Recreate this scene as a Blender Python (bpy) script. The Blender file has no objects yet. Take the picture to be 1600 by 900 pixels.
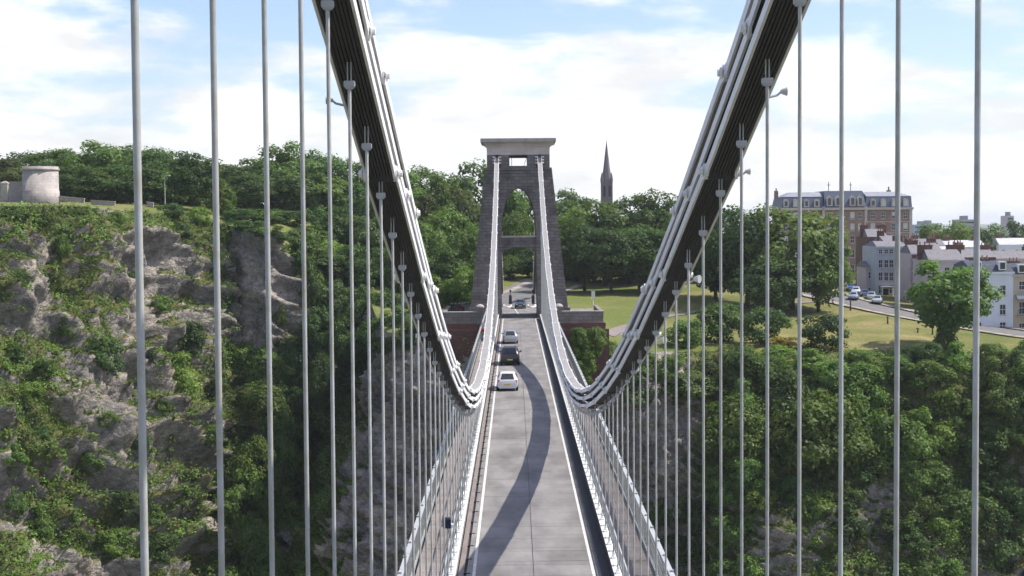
import bpy, math, random
import numpy as np
from mathutils import Vector, Matrix

random.seed(7)
RNG = np.random.default_rng(11)
scene = bpy.context.scene
COL = scene.collection

# ------------------------------------------------------------------ camera
F_PX = 2282.0                     # focal length in pixels of the 1600 px wide photograph
CAM = np.array([-0.66, 0.0, 13.4])
pitch, roll, yaw = math.atan(99 / F_PX), math.radians(0.41), math.atan(4 / F_PX)
FW = np.array([-math.sin(yaw) * math.cos(pitch), math.cos(yaw) * math.cos(pitch), -math.sin(pitch)])
R0 = np.cross(FW, [0, 0, 1.0]); R0 /= np.linalg.norm(R0)
U0 = np.cross(R0, FW)
RT = R0 * math.cos(roll) - U0 * math.sin(roll)
UP = U0 * math.cos(roll) + R0 * math.sin(roll)
cam_data = bpy.data.cameras.new('camera')
cam = bpy.data.objects.new('camera', cam_data); COL.objects.link(cam)
M4 = Matrix.Identity(4)
for i in range(3):
    M4[i][0], M4[i][1], M4[i][2], M4[i][3] = RT[i], UP[i], -FW[i], CAM[i]
cam.matrix_world = M4
cam_data.sensor_width = 36.0
cam_data.lens = 36.0 * F_PX / 1600.0
cam_data.clip_start, cam_data.clip_end = 0.5, 30000
scene.camera = cam

# ------------------------------------------------------------------ sun, sky, exposure
SUN_EL, SUN_AZ = math.radians(54.0), math.radians(87.0)      # azimuth clockwise from +Y (straight ahead)
SDIR = Vector((math.sin(SUN_AZ) * math.cos(SUN_EL), math.cos(SUN_AZ) * math.cos(SUN_EL), math.sin(SUN_EL)))
sl = bpy.data.lights.new('sun', 'SUN'); sl.energy = 5.0; sl.angle = math.radians(0.53); sl.color = (1.0, 0.95, 0.87)
sun = bpy.data.objects.new('sun', sl); COL.objects.link(sun)
sun.rotation_euler = SDIR.to_track_quat('Z', 'Y').to_euler()
scene.view_settings.view_transform = 'Standard'
scene.view_settings.look = 'None'
scene.view_settings.gamma = 1.0
scene.view_settings.use_curve_mapping = False
scene.view_settings.exposure = 0.35
scene.cycles.max_bounces = 4
scene.cycles.diffuse_bounces = 3
scene.cycles.glossy_bounces = 2
scene.cycles.transmission_bounces = 2
scene.cycles.use_adaptive_sampling = True
scene.cycles.adaptive_threshold = 0.03
scene.cycles.use_light_tree = False
scene.cycles.caustics_reflective = False
scene.cycles.caustics_refractive = False
scene.cycles.transparent_max_bounces = 6
scene.cycles.use_denoising = True


def node(nt, typ, **kw):
    n = nt.nodes.new(typ)
    for k, v in kw.items():
        if k.startswith('i_'):
            key = k[2:]
            key = int(key) if key.isdigit() else key.replace('_', ' ')
            n.inputs[key].default_value = v
        else:
            setattr(n, k, v)
    return n


world = bpy.data.worlds.new('World'); scene.world = world
world.use_nodes = True
wt = world.node_tree; wt.nodes.clear()
L = wt.links.new
sky = node(wt, 'ShaderNodeTexSky', sky_type='NISHITA', sun_disc=False)
sky.sun_elevation, sky.sun_rotation = SUN_EL, SUN_AZ
sky.altitude, sky.air_density, sky.dust_density, sky.ozone_density = 60, 1.0, 1.2, 1.0
tc = node(wt, 'ShaderNodeTexCoord')
mp = node(wt, 'ShaderNodeMapping'); mp.inputs['Scale'].default_value = (1, 1, 3.4); mp.inputs['Location'].default_value = (0.37, 0.1, 0.07)
L(tc.outputs['Generated'], mp.inputs['Vector'])
n1 = node(wt, 'ShaderNodeTexNoise', i_Scale=8.5, i_Detail=9.0, i_Roughness=0.55, i_Distortion=0.1)
L(mp.outputs['Vector'], n1.inputs['Vector'])
n2 = node(wt, 'ShaderNodeTexNoise', i_Scale=3.2, i_Detail=3.0, i_Roughness=0.5)
L(mp.outputs['Vector'], n2.inputs['Vector'])
mixn = node(wt, 'ShaderNodeMath', operation='MULTIPLY_ADD', i_1=0.62)
L(n1.outputs['Fac'], mixn.inputs[0])
m2 = node(wt, 'ShaderNodeMath', operation='MULTIPLY', i_1=0.38); L(n2.outputs['Fac'], m2.inputs[0])
L(m2.outputs[0], mixn.inputs[2])
# air near the horizon is whiter: more cloud is seen edge-on there
sep = node(wt, 'ShaderNodeSeparateXYZ'); L(tc.outputs['Generated'], sep.inputs[0])
hz = node(wt, 'ShaderNodeMapRange', i_1=0.0, i_2=0.15, i_3=0.145, i_4=-0.03); L(sep.outputs['Z'], hz.inputs[0])
addh = node(wt, 'ShaderNodeMath', operation='ADD'); L(mixn.outputs[0], addh.inputs[0]); L(hz.outputs[0], addh.inputs[1])
cr = node(wt, 'ShaderNodeMapRange', interpolation_type='SMOOTHSTEP', i_1=0.455, i_2=0.60); L(addh.outputs[0], cr.inputs[0])
# cloud brightness: slightly grey bases
n3 = node(wt, 'ShaderNodeTexNoise', i_Scale=10.0, i_Detail=7.0, i_Roughness=0.55); L(mp.outputs['Vector'], n3.inputs['Vector'])
cb = node(wt, 'ShaderNodeMapRange', i_1=0.38, i_2=0.60, i_3=0.82, i_4=1.04); L(n3.outputs['Fac'], cb.inputs[0])
cc = node(wt, 'ShaderNodeMix', data_type='RGBA', blend_type='MULTIPLY'); cc.inputs['Factor'].default_value = 1.0
cc.inputs[6].default_value = (6.6, 6.68, 6.8, 1); L(cb.outputs[0], cc.inputs[7])
gain = node(wt, 'ShaderNodeMix', data_type='RGBA', blend_type='MULTIPLY'); gain.inputs['Factor'].default_value = 1.0
gain.inputs[7].default_value = (1.06, 1.06, 1.24, 1); L(sky.outputs[0], gain.inputs[6])
mx = node(wt, 'ShaderNodeMix', data_type='RGBA'); L(cr.outputs[0], mx.inputs['Factor']); L(gain.outputs[2], mx.inputs[6]); L(cc.outputs[2], mx.inputs[7])
bg = node(wt, 'ShaderNodeBackground', i_Strength=0.135); L(mx.outputs[2], bg.inputs['Color'])
wo = node(wt, 'ShaderNodeOutputWorld'); L(bg.outputs[0], wo.inputs['Surface'])


# ------------------------------------------------------------------ helpers
def un(px, py, d):
    """world point on the sight line of a photograph pixel at distance d across the gorge"""
    v = FW + RT * (px - 800) / F_PX + UP * (450 - py) / F_PX
    return CAM + v * d / v[1]


def onz(px, py, z=0.0):
    v = FW + RT * (px - 800) / F_PX + UP * (450 - py) / F_PX
    return CAM + v * (z - CAM[2]) / v[2]


class MB:
    """collects simple shapes; build() makes one mesh object"""
    def __init__(self):
        self.v, self.f = [], []

    def add(self, vs, fs):
        o = len(self.v)
        self.v.extend([tuple(map(float, p)) for p in vs]); self.f.extend([tuple(i + o for i in f) for f in fs]); return self

    def box(self, x0, x1, y0, y1, z0, z1):
        vs = [(x0, y0, z0), (x1, y0, z0), (x1, y1, z0), (x0, y1, z0), (x0, y0, z1), (x1, y0, z1), (x1, y1, z1), (x0, y1, z1)]
        return self.add(vs, [(0, 3, 2, 1), (4, 5, 6, 7), (0, 1, 5, 4), (1, 2, 6, 5), (2, 3, 7, 6), (3, 0, 4, 7)])

    def loft(self, rings, cap=True):
        n = len(rings[0]); vs = [p for r in rings for p in r]; fs = []
        for i in range(len(rings) - 1):
            for j in range(n):
                k = (j + 1) % n
                fs.append((i * n + j, i * n + k, (i + 1) * n + k, (i + 1) * n + j))
        if cap:
            fs.append(tuple(range(n))[::-1]); fs.append(tuple((len(rings) - 1) * n + j for j in range(n)))
        return self.add(vs, fs)

    def tube(self, pts, rad, n=8):
        if not hasattr(rad, '__len__'): rad = [rad] * len(pts)
        pts = [Vector(p) for p in pts]; rings = []
        for i, p in enumerate(pts):
            t = (pts[min(i + 1, len(pts) - 1)] - pts[max(i - 1, 0)]).normalized()
            a = t.cross(Vector((0, 0, 1)) if abs(t.z) < 0.95 else Vector((1, 0, 0))).normalized(); b = t.cross(a)
            rings.append([p + (a * math.cos(2 * math.pi * j / n) + b * math.sin(2 * math.pi * j / n)) * rad[i] for j in range(n)])
        return self.loft(rings)

    def lathe(self, prof, n=16, c=(0, 0, 0)):
        return self.loft([[(c[0] + r * math.cos(2 * math.pi * j / n), c[1] + r * math.sin(2 * math.pi * j / n), c[2] + z) for j in range(n)] for r, z in prof])

    def mesh(self, name):
        me = bpy.data.meshes.new(name); me.from_pydata(self.v, [], self.f); me.update(); return me

    def build(self, name, mat, parent=None, smooth=False, loc=None):
        return obj(name, self.mesh(name), mat, parent, smooth, loc)


def obj(name, me, mat=None, parent=None, smooth=False, loc=None):
    if mat is not None and not me.materials: me.materials.append(mat)
    if smooth: me.polygons.foreach_set('use_smooth', [True] * len(me.polygons))
    o = bpy.data.objects.new(name, me); COL.objects.link(o)
    if parent is not None: o.parent = parent
    if loc is not None: o.location = loc
    return o


def tag(o, label, cat, group=None):
    o['label'] = label; o['category'] = cat
    if group: o['group'] = group
    return o


def thing(name, label, cat, loc=(0, 0, 0), group=None, rz=0.0):
    o = bpy.data.objects.new(name, None); COL.objects.link(o)
    o.location = loc; o.rotation_euler = (0, 0, rz); o.empty_display_size = 0.2
    return tag(o, label, cat, group)


def struct(o, kind='structure'):
    o['kind'] = kind; return o


def copy_tree(o, parent=None):
    c = o.copy(); COL.objects.link(c); c.parent = parent
    for ch in o.children: copy_tree(ch, c)
    return c


def np_mesh(name, verts, quads):
    """fast mesh from numpy arrays; quads is (n,4)"""
    me = bpy.data.meshes.new(name)
    me.vertices.add(len(verts)); me.vertices.foreach_set('co', np.ascontiguousarray(verts, dtype=np.float32).ravel())
    nq, k = quads.shape
    me.loops.add(nq * k); me.loops.foreach_set('vertex_index', np.ascontiguousarray(quads, dtype=np.int32).ravel())
    me.polygons.add(nq); me.polygons.foreach_set('loop_start', np.arange(0, nq * k, k, dtype=np.int32))
    me.update(calc_edges=True); me.validate()
    return me


def hash3(i, j, k, s=0):
    n = (i * 374761393 + j * 668265263 + k * 2147483647 + s * 974634777) & 0xffffffff
    n = ((n ^ (n >> 13)) * 1274126177) & 0xffffffff
    n = ((n ^ (n >> 16)) * 2246822519) & 0xffffffff
    return ((n ^ (n >> 15)) & 0xffffff) / float(0xffffff)


def vnoise(p, s=0):
    p = np.asarray(p, float); f0 = np.floor(p).astype(np.int64); t = p - f0; t = t * t * (3 - 2 * t)
    r = 0
    for a in (0, 1):
        for b in (0, 1):
            for c in (0, 1):
                w = (t[..., 0] if a else 1 - t[..., 0]) * (t[..., 1] if b else 1 - t[..., 1]) * (t[..., 2] if c else 1 - t[..., 2])
                r = r + w * hash3(f0[..., 0] + a, f0[..., 1] + b, f0[..., 2] + c, s)
    return r


def fbm(p, oct=4, s=0, rough=0.5):
    r, a, tot = 0, 1.0, 0
    for o in range(oct):
        r = r + a * vnoise(np.asarray(p) * (2.03 ** o) + o * 17.3, s + o); tot += a; a *= rough
    return r / tot


# ------------------------------------------------------------------ materials
def mat(name, base, rough=0.8, metal=0.0, spec=0.3, var=0.0, scale=3.0, bump=0.0, bscale=20.0, dark=None, detail=5.0, stretch=(1, 1, 1), objrand=0.0, world_co=False):
    """principled surface; 'var' mottles the colour, 'dark' is a second colour mixed in by noise"""
    m = bpy.data.materials.new(name); m.use_nodes = True; nt = m.node_tree
    b = nt.nodes['Principled BSDF']; b.inputs['Roughness'].default_value = rough; b.inputs['Metallic'].default_value = metal
    b.inputs['Specular IOR Level'].default_value = spec
    base = tuple(base) + (1,)
    b.inputs['Base Color'].default_value = base
    if var or dark:
        t = node(nt, 'ShaderNodeTexCoord'); mpn = node(nt, 'ShaderNodeMapping'); mpn.inputs['Scale'].default_value = stretch
        nt.links.new(node(nt, 'ShaderNodeNewGeometry').outputs['Position'] if world_co else t.outputs['Object'], mpn.inputs[0])
        nz = node(nt, 'ShaderNodeTexNoise', i_Scale=scale, i_Detail=detail, i_Roughness=0.62); nt.links.new(mpn.outputs[0], nz.inputs['Vector'])
        rp = node(nt, 'ShaderNodeMapRange', i_1=0.3, i_2=0.7); nt.links.new(nz.outputs['Fac'], rp.inputs[0])
        mxn = node(nt, 'ShaderNodeMix', data_type='RGBA'); nt.links.new(rp.outputs[0], mxn.inputs['Factor'])
        d = tuple(dark) if dark else tuple(c * (1 - var) for c in base[:3])
        mxn.inputs[6].default_value = d + (1,); mxn.inputs[7].default_value = tuple(min(1, c * (1 + var * 0.5)) for c in base[:3]) + (1,)
        src = mxn.outputs[2]
        if objrand:
            oi = node(nt, 'ShaderNodeObjectInfo'); hr = node(nt, 'ShaderNodeMapRange', i_3=1 - objrand, i_4=1 + objrand)
            nt.links.new(oi.outputs['Random'], hr.inputs[0])
            mm = node(nt, 'ShaderNodeMix', data_type='RGBA', blend_type='MULTIPLY'); mm.inputs['Factor'].default_value = 1
            nt.links.new(src, mm.inputs[6]); nt.links.new(hr.outputs[0], mm.inputs[7]); src = mm.outputs[2]
        nt.links.new(src, b.inputs['Base Color'])
    if bump:
        t2 = node(nt, 'ShaderNodeTexCoord'); nb = node(nt, 'ShaderNodeTexNoise', i_Scale=bscale, i_Detail=6.0, i_Roughness=0.65)
        nt.links.new(t2.outputs['Object'], nb.inputs['Vector'])
        bp = node(nt, 'ShaderNodeBump', i_Strength=bump, i_Distance=0.1); nt.links.new(nb.outputs['Fac'], bp.inputs['Height']); nt.links.new(bp.outputs[0], b.inputs['Normal'])
    return m


def masonry(name, c1, c2, mortar, bw, bh, msize=0.02, bump=0.6, rough=0.9, axis='front', stain=0.35):
    m = bpy.data.materials.new(name); m.use_nodes = True; nt = m.node_tree; b = nt.nodes['Principled BSDF']
    b.inputs['Roughness'].default_value = rough; b.inputs['Specular IOR Level'].default_value = 0.2
    t = node(nt, 'ShaderNodeTexCoord'); sp = node(nt, 'ShaderNodeSeparateXYZ'); nt.links.new(t.outputs['Object'], sp.inputs[0])
    ad = node(nt, 'ShaderNodeMath', operation='ADD'); nt.links.new(sp.outputs['X'], ad.inputs[0]); nt.links.new(sp.outputs['Y'], ad.inputs[1])
    cb_ = node(nt, 'ShaderNodeCombineXYZ'); nt.links.new(ad.outputs[0], cb_.inputs[0]); nt.links.new(sp.outputs['Z'], cb_.inputs[1])
    br = node(nt, 'ShaderNodeTexBrick', i_Scale=1.0); br.offset = 0.5
    br.inputs['Brick Width'].default_value = bw; br.inputs['Row Height'].default_value = bh; br.inputs['Mortar Size'].default_value = msize
    br.inputs['Mortar Smooth'].default_value = 0.3; br.inputs['Bias'].default_value = 0.0
    br.inputs['Color1'].default_value = tuple(c1) + (1,); br.inputs['Color2'].default_value = tuple(c2) + (1,); br.inputs['Mortar'].default_value = tuple(mortar) + (1,)
    nt.links.new(cb_.outputs[0], br.inputs['Vector'])
    nz = node(nt, 'ShaderNodeTexNoise', i_Scale=0.55, i_Detail=7.0, i_Roughness=0.65); nt.links.new(t.outputs['Object'], nz.inputs['Vector'])
    rp = node(nt, 'ShaderNodeMapRange', i_1=0.3, i_2=0.7, i_3=1 - stain, i_4=1 + stain * 0.5); nt.links.new(nz.outputs['Fac'], rp.inputs[0])
    mm = node(nt, 'ShaderNodeMix', data_type='RGBA', blend_type='MULTIPLY'); mm.inputs['Factor'].default_value = 1
    nt.links.new(br.outputs['Color'], mm.inputs[6]); nt.links.new(rp.outputs[0], mm.inputs[7]); nt.links.new(mm.outputs[2], b.inputs['Base Color'])
    nf = node(nt, 'ShaderNodeTexNoise', i_Scale=3.0, i_Detail=5.0); nt.links.new(t.outputs['Object'], nf.inputs['Vector'])
    sb = node(nt, 'ShaderNodeMath', operation='SUBTRACT'); nt.links.new(nf.outputs['Fac'], sb.inputs[0]); nt.links.new(br.outputs['Fac'], sb.inputs[1])
    bp = node(nt, 'ShaderNodeBump', i_Strength=bump, i_Distance=0.08); nt.links.new(sb.outputs[0], bp.inputs['Height']); nt.links.new(bp.outputs[0], b.inputs['Normal'])
    return m


def leaf_mat(name, c_dark, c_light, trans=0.42):
    m = bpy.data.materials.new(name); m.use_nodes = True; nt = m.node_tree; nt.nodes.clear()
    gi = node(nt, 'ShaderNodeNewGeometry'); oi = node(nt, 'ShaderNodeObjectInfo')
    t = node(nt, 'ShaderNodeTexCoord'); nz = node(nt, 'ShaderNodeTexNoise', i_Scale=0.42, i_Detail=3.0); nt.links.new(t.outputs['Object'], nz.inputs['Vector'])
    a = node(nt, 'ShaderNodeMath', operation='MULTIPLY_ADD', i_1=0.30); nt.links.new(gi.outputs['Random Per Island'], a.inputs[0])
    nm = node(nt, 'ShaderNodeMapRange', i_1=0.3, i_2=0.7, i_3=0.05, i_4=0.65); nt.links.new(nz.outputs['Fac'], nm.inputs[0]); nt.links.new(nm.outputs[0], a.inputs[2])
    mxn = node(nt, 'ShaderNodeMix', data_type='RGBA'); nt.links.new(a.outputs[0], mxn.inputs['Factor'])
    mxn.inputs[6].default_value = tuple(c_dark) + (1,); mxn.inputs[7].default_value = tuple(c_light) + (1,)
    hs = node(nt, 'ShaderNodeHueSaturation'); nt.links.new(mxn.outputs[2], hs.inputs['Color'])
    hr = node(nt, 'ShaderNodeMapRange', i_3=0.488, i_4=0.518); nt.links.new(oi.outputs['Random'], hr.inputs[0]); nt.links.new(hr.outputs[0], hs.inputs['Hue'])
    w = node(nt, 'ShaderNodeTexWhiteNoise', noise_dimensions='1D'); nt.links.new(oi.outputs['Random'], w.inputs['W'])
    vr = node(nt, 'ShaderNodeMapRange', i_3=0.68, i_4=1.36); nt.links.new(w.outputs['Value'], vr.inputs[0]); nt.links.new(vr.outputs[0], hs.inputs['Value'])
    d = node(nt, 'ShaderNodeBsdfPrincipled', i_Roughness=0.55); d.inputs['Specular IOR Level'].default_value = 0.25; nt.links.new(hs.outputs[0], d.inputs['Base Color'])
    tr = node(nt, 'ShaderNodeBsdfTranslucent')
    tw = node(nt, 'ShaderNodeMix', data_type='RGBA', blend_type='MULTIPLY'); tw.inputs['Factor'].default_value = 1; tw.inputs[7].default_value = (1.15, 1.25, 0.5, 1)
    nt.links.new(hs.outputs[0], tw.inputs[6]); nt.links.new(tw.outputs[2], tr.inputs['Color'])
    ms = node(nt, 'ShaderNodeMixShader', i_0=trans); nt.links.new(d.outputs[0], ms.inputs[1]); nt.links.new(tr.outputs[0], ms.inputs[2])
    out = node(nt, 'ShaderNodeOutputMaterial'); nt.links.new(ms.outputs[0], out.inputs['Surface'])
    return m


MT = {
    'steel': mat('painted_steel', (0.39, 0.40, 0.40), 0.45, spec=0.4, var=0.14, scale=1.2, stretch=(6, 6, 0.6)),
    'rod': mat('rod_paint', (0.46, 0.475, 0.48), 0.45, spec=0.4, dark=(0.33, 0.32, 0.26), scale=1.4, stretch=(3, 3, 3), objrand=0.13, detail=8, world_co=True),
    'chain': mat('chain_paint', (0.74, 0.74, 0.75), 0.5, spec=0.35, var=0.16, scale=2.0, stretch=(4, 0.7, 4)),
    'chain_shade': mat('shaded_chain_iron', (0.064, 0.065, 0.074), 0.75, spec=0.2, var=0.25, scale=2.0, stretch=(4, 0.7, 4)),  # near-black inner bars: the shade under the chains put into the colour
    'chain_sunlit': mat('sunlit_chain_iron', (0.36, 0.345, 0.33), 0.7, spec=0.2, var=0.2, scale=2.0, stretch=(4, 0.7, 4)),  # paler copy for the top tier: sunlight from above put into the colour
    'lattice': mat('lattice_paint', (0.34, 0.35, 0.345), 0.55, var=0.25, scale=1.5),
    'white': mat('white_paint', (0.78, 0.77, 0.74), 0.6, var=0.12, scale=2.5),
    'line': mat('road_marking_paint', (0.66, 0.64, 0.60), 0.8, dark=(0.42, 0.41, 0.39), scale=2.2, detail=9),
    'asphalt': mat('deck_asphalt', (0.225, 0.212, 0.203), 0.9, spec=0.2, var=0.42, scale=0.5, bump=0.25, bscale=30, stretch=(1.1, 0.42, 1), objrand=0.045, detail=10, world_co=True),
    'road': mat('street_asphalt', (0.16, 0.155, 0.15), 0.92, var=0.2, scale=0.6),
    'kerbstrip': mat('gutter_planks', (0.22, 0.185, 0.172), 0.9, var=0.25, scale=2.0, stretch=(2, 0.4, 1)),
    'footway': mat('footway_boards', (0.25, 0.215, 0.20), 0.92, var=0.25, scale=1.1, stretch=(1, 1, 1), objrand=0.07, detail=7, world_co=True),
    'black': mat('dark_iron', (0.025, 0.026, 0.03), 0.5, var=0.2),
    'tower': masonry('tower_stone', (0.205, 0.180, 0.168), (0.150, 0.134, 0.130), (0.108, 0.098, 0.094), 1.15, 0.46, 0.035, bump=0.9, stain=0.45),
    'tower_up': masonry('tower_upper_stone', (0.235, 0.205, 0.19), (0.185, 0.165, 0.16), (0.12, 0.11, 0.105), 1.3, 0.5, 0.03),
    'cornice': masonry('cornice_stone', (0.58, 0.49, 0.44), (0.52, 0.45, 0.41), (0.42, 0.36, 0.32), 1.9, 0.7, 0.02, bump=0.3, stain=0.22),
    'slab': mat('coping_stone', (0.40, 0.37, 0.34), 0.9, var=0.25, scale=1.2),
    'paleStone': masonry('pale_rubble_stone', (0.40, 0.35, 0.30), (0.33, 0.29, 0.26), (0.24, 0.21, 0.19), 0.8, 0.3, 0.03),
    'parapet': masonry('parapet_stone', (0.27, 0.235, 0.205), (0.22, 0.195, 0.175), (0.15, 0.13, 0.12), 1.3, 0.5, 0.03),
    'redbrick': masonry('red_sandstone', (0.185, 0.092, 0.075), (0.14, 0.074, 0.064), (0.11, 0.07, 0.062), 0.6, 0.25, 0.02),
    'hotelbrick': masonry('hotel_brick', (0.335, 0.215, 0.175), (0.285, 0.185, 0.155), (0.30, 0.225, 0.195), 0.9, 0.3, 0.02, stain=0.2),
    'chimney': masonry('chimney_brick', (0.19, 0.105, 0.085), (0.14, 0.082, 0.07), (0.18, 0.12, 0.10), 0.5, 0.2, 0.02),
    'hotelstone': mat('hotel_dressings', (0.50, 0.45, 0.40), 0.85, var=0.15, scale=0.8),
    'slate': mat('blue_slate', (0.075, 0.095, 0.145), 0.55, spec=0.4, var=0.3, scale=2.0, stretch=(1, 1, 4)),
    'house_slate': mat('dark_slate', (0.055, 0.065, 0.09), 0.6, var=0.3, scale=2.0),
    'lead': mat('lead_roof', (0.26, 0.27, 0.30), 0.6, var=0.2, scale=0.7),
    'spire': mat('spire_stone', (0.15, 0.13, 0.145), 0.9, var=0.2, scale=0.4),
    'wall_white': mat('white_render', (0.66, 0.68, 0.72), 0.85, var=0.08, scale=0.6),
    'wall_blue': mat('pale_blue_render', (0.43, 0.465, 0.50), 0.85, var=0.1, scale=0.6),
    'wall_pink': mat('pale_pink_render', (0.56, 0.47, 0.47), 0.85, var=0.1, scale=0.6),
    'wall_buff': mat('buff_stucco', (0.48, 0.41, 0.31), 0.85, var=0.12, scale=0.6),
    'wall_grey': mat('grey_render', (0.42, 0.40, 0.40), 0.85, var=0.12, scale=0.6),
    'roofgrey': mat('grey_slate_roof', (0.19, 0.18, 0.19), 0.7, var=0.25, scale=1.5),
    'roofpale': mat('pale_felt_roof', (0.48, 0.48, 0.49), 0.8, var=0.15, scale=0.7),
    'pot': mat('clay_chimney_pot', (0.30, 0.17, 0.12), 0.85, var=0.2, scale=3),
    'glass': mat('window_glass', (0.035, 0.04, 0.05), 0.08, spec=0.6),
    'blind': mat('window_blind', (0.58, 0.55, 0.50), 0.6, var=0.1, scale=3),
    'observatory': masonry('observatory_stone', (0.42, 0.375, 0.345), (0.36, 0.325, 0.305), (0.29, 0.26, 0.245), 1.2, 0.5, 0.02, bump=0.4, stain=0.3),
    'bark': mat('bark', (0.07, 0.055, 0.04), 0.95, var=0.35, scale=4, bump=0.5, bscale=8),
    'tyre': mat('tyre_rubber', (0.02, 0.02, 0.02), 0.85),
    'rim': mat('alloy_rim', (0.55, 0.56, 0.58), 0.3, metal=0.8),
    'carglass': mat('car_glass', (0.012, 0.014, 0.017), 0.05, spec=0.7),
    'taillight': mat('red_lamp_lens', (0.42, 0.015, 0.012), 0.2, spec=0.6),
    'headlight': mat('clear_lamp_lens', (0.75, 0.76, 0.78), 0.1, spec=0.8),
    'plate': mat('plate_yellow', (0.65, 0.48, 0.06), 0.5),
    'plate_w': mat('plate_white', (0.75, 0.75, 0.72), 0.5),
    'red_cloth': mat('red_cloth', (0.50, 0.035, 0.03), 0.9, var=0.2, scale=9),
    'navy_cloth': mat('navy_cloth', (0.02, 0.025, 0.05), 0.9, var=0.2, scale=9),
    'skin': mat('skin', (0.48, 0.28, 0.20), 0.6, var=0.08, scale=14),
    'hair': mat('brown_hair', (0.05, 0.03, 0.02), 0.7, var=0.3, scale=30),
}
LEAF = [leaf_mat('leaf_mid', (0.046, 0.088, 0.020), (0.165, 0.240, 0.052)),
        leaf_mat('leaf_deep', (0.028, 0.062, 0.019), (0.112, 0.178, 0.046)),
        leaf_mat('leaf_bright', (0.066, 0.128, 0.026), (0.220, 0.315, 0.065)),
        leaf_mat('leaf_olive', (0.045, 0.066, 0.018), (0.155, 0.180, 0.052)),
        leaf_mat('leaf_gold', (0.17, 0.13, 0.03), (0.42, 0.33, 0.07))]


def carpaint(name, c, metal=0.3):
    m = mat(name, c, 0.28, metal=metal, spec=0.5)
    m.node_tree.nodes['Principled BSDF'].inputs['Coat Weight'].default_value = 0.7
    return m


# ------------------------------------------------------------------ terrain
# stations along the cliff edge: X, edge y, edge z, horizontal run of the face, sideways spread at its foot, profile power, z at y=290, z at y=350
ST = np.array([
    [-260, 90, 14, 40, 26, 1.0, 20, 24],
    [-130, 150, 15.5, 40, 26, 1.0, 19, 22],
    [-88, 200, 16.6, 40, 24, 1.0, 18.6, 20],
    [-70, 226, 16.8, 40, 22, 1.0, 18.0, 19],
    [-60, 243, 15.8, 40, 16, 1.0, 17.2, 18],
    [-54, 256, 14.4, 44, 6, 0.8, 16.8, 18],
    [-51, 257, 13.6, 46, 0, 0.42, 16.6, 18],
    [-41, 246, 12.0, 38, 1, 0.40, 16.0, 17],
    [-38.0, 262, 8.0, 50, 0, 0.8, 15.0, 17],
    [-33, 274, 4.0, 62, -3, 1.0, 12.0, 16],
    [-27, 258, 2.0, 56, -12, 1.0, 8.0, 14],
    [-21, 222, -2.5, 24, -22, 0.8, 4.0, 12],
    [-16, 208, -3.2, 13, -18, 0.8, 1.0, 9],
    [-9, 204, -2.6, 9, -6, 0.9, 0.0, 4],
    [0, 203, -2.4, 8, 0, 0.9, 0.0, 3],
    [10, 204, -3.0, 9, 5, 0.9, 0.0, 3],
    [15, 207, -4.6, 16, 8, 0.8, 0.0, 2],
    [22, 211, -5.2, 30, 8, 1.2, 0.2, 2],
    [32, 213, -5.2, 40, 3, 1.6, 0.6, 2],
    [60, 213, -5.4, 40, 0, 1.7, 0.6, 1],
    [85, 211, -6.6, 40, 0, 1.7, -2.2, -2],
    [130, 202, -9.0, 42, 0, 1.6, -5.0, -5],
    [260, 170, -12, 55, 0, 1.0, -8, -8]])
ZB = -74.0


def sm(x, a, b):
    t = np.clip((x - a) / (b - a), 0, 1); return t * t * (3 - 2 * t)


def st(X, k):
    # smoothed piecewise-linear interpolation of the stations
    X = np.asarray(X, float); r = 0
    for o, w in ((-2.0, .2), (-1.0, .2), (0, .2), (1.0, .2), (2.0, .2)):
        r = r + w * np.interp(X + o, ST[:, 0], ST[:, k])
    return r


def ground_z(x, y):
    """height of the plateau behind the cliff edge"""
    x = np.asarray(x, float); y = np.asarray(y, float)
    yE, zE, zb, zc = st(x, 1), st(x, 2), st(x, 6), st(x, 7)
    t = np.clip((y - yE) / (290 - yE), 0, 1)
    z = zE + (zb - zE) * t + (zc - zb) * sm(y, 290, 350)
    z = z + (fbm(np.stack([x * .11, y * .11, 0 * x], -1), 3, 5) - .5) * 0.9 * sm(t, 0, .2) * (1 - sm(9 - abs(x), 0, 3)) * (1 - .7 * sm(x, 25, 35))
    # level shelf for the street in front of the terraces
    return z


# cliff face -------------------------------------------------------
xs = np.unique(np.concatenate([np.arange(-260, -100, 4.0), np.arange(-100, 112, 0.42), np.arange(112, 261, 4.0)]))
NR = 205
ts = np.linspace(0, 1, NR)
XX, TT = np.meshgrid(xs, ts, indexing='ij')
yE, zE, run, spread, pw = (st(XX, k) for k in (1, 2, 3, 4, 5))
CX = XX + spread * sm(TT, 0, .8)
CZ = zE + (ZB - zE) * TT
CY = yE - run * TT ** (1 / pw)
P = np.stack([CX, CY, CZ], -1)
# outward normal by differences
dU = np.gradient(P, axis=0); dV = np.gradient(P, axis=1)
N = np.cross(dV, dU); N /= np.linalg.norm(N, axis=-1, keepdims=True) + 1e-9
N *= np.where(N[..., 1:2] > 0, -1, 1)
left = 1 - sm(CX, -40, -34)
big = fbm(P * 0.055, 3, 21) - .5
mid = fbm(P * np.array([.16, .16, .12]), 4, 31) - .5
# limestone beds dip down to the right: saw-tooth ledges
bed = (CZ + 0.50 * CX + 0.20 * CY + 11.0 * fbm(P * .055, 4, 41)) / 5.2
saw = (bed - np.floor(bed)); ledge = np.where(saw < .78, saw / .78, (1 - saw) / .22)
amp = fbm(P * .045, 3, 51)
bed2 = (CZ + 0.55 * CX + 0.15 * CY + 3.0 * fbm(P * .1, 3, 42)) / 1.55
saw2 = bed2 - np.floor(bed2); ledge2 = np.where(saw2 < .75, saw2 / .75, (1 - saw2) / .25)
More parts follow.
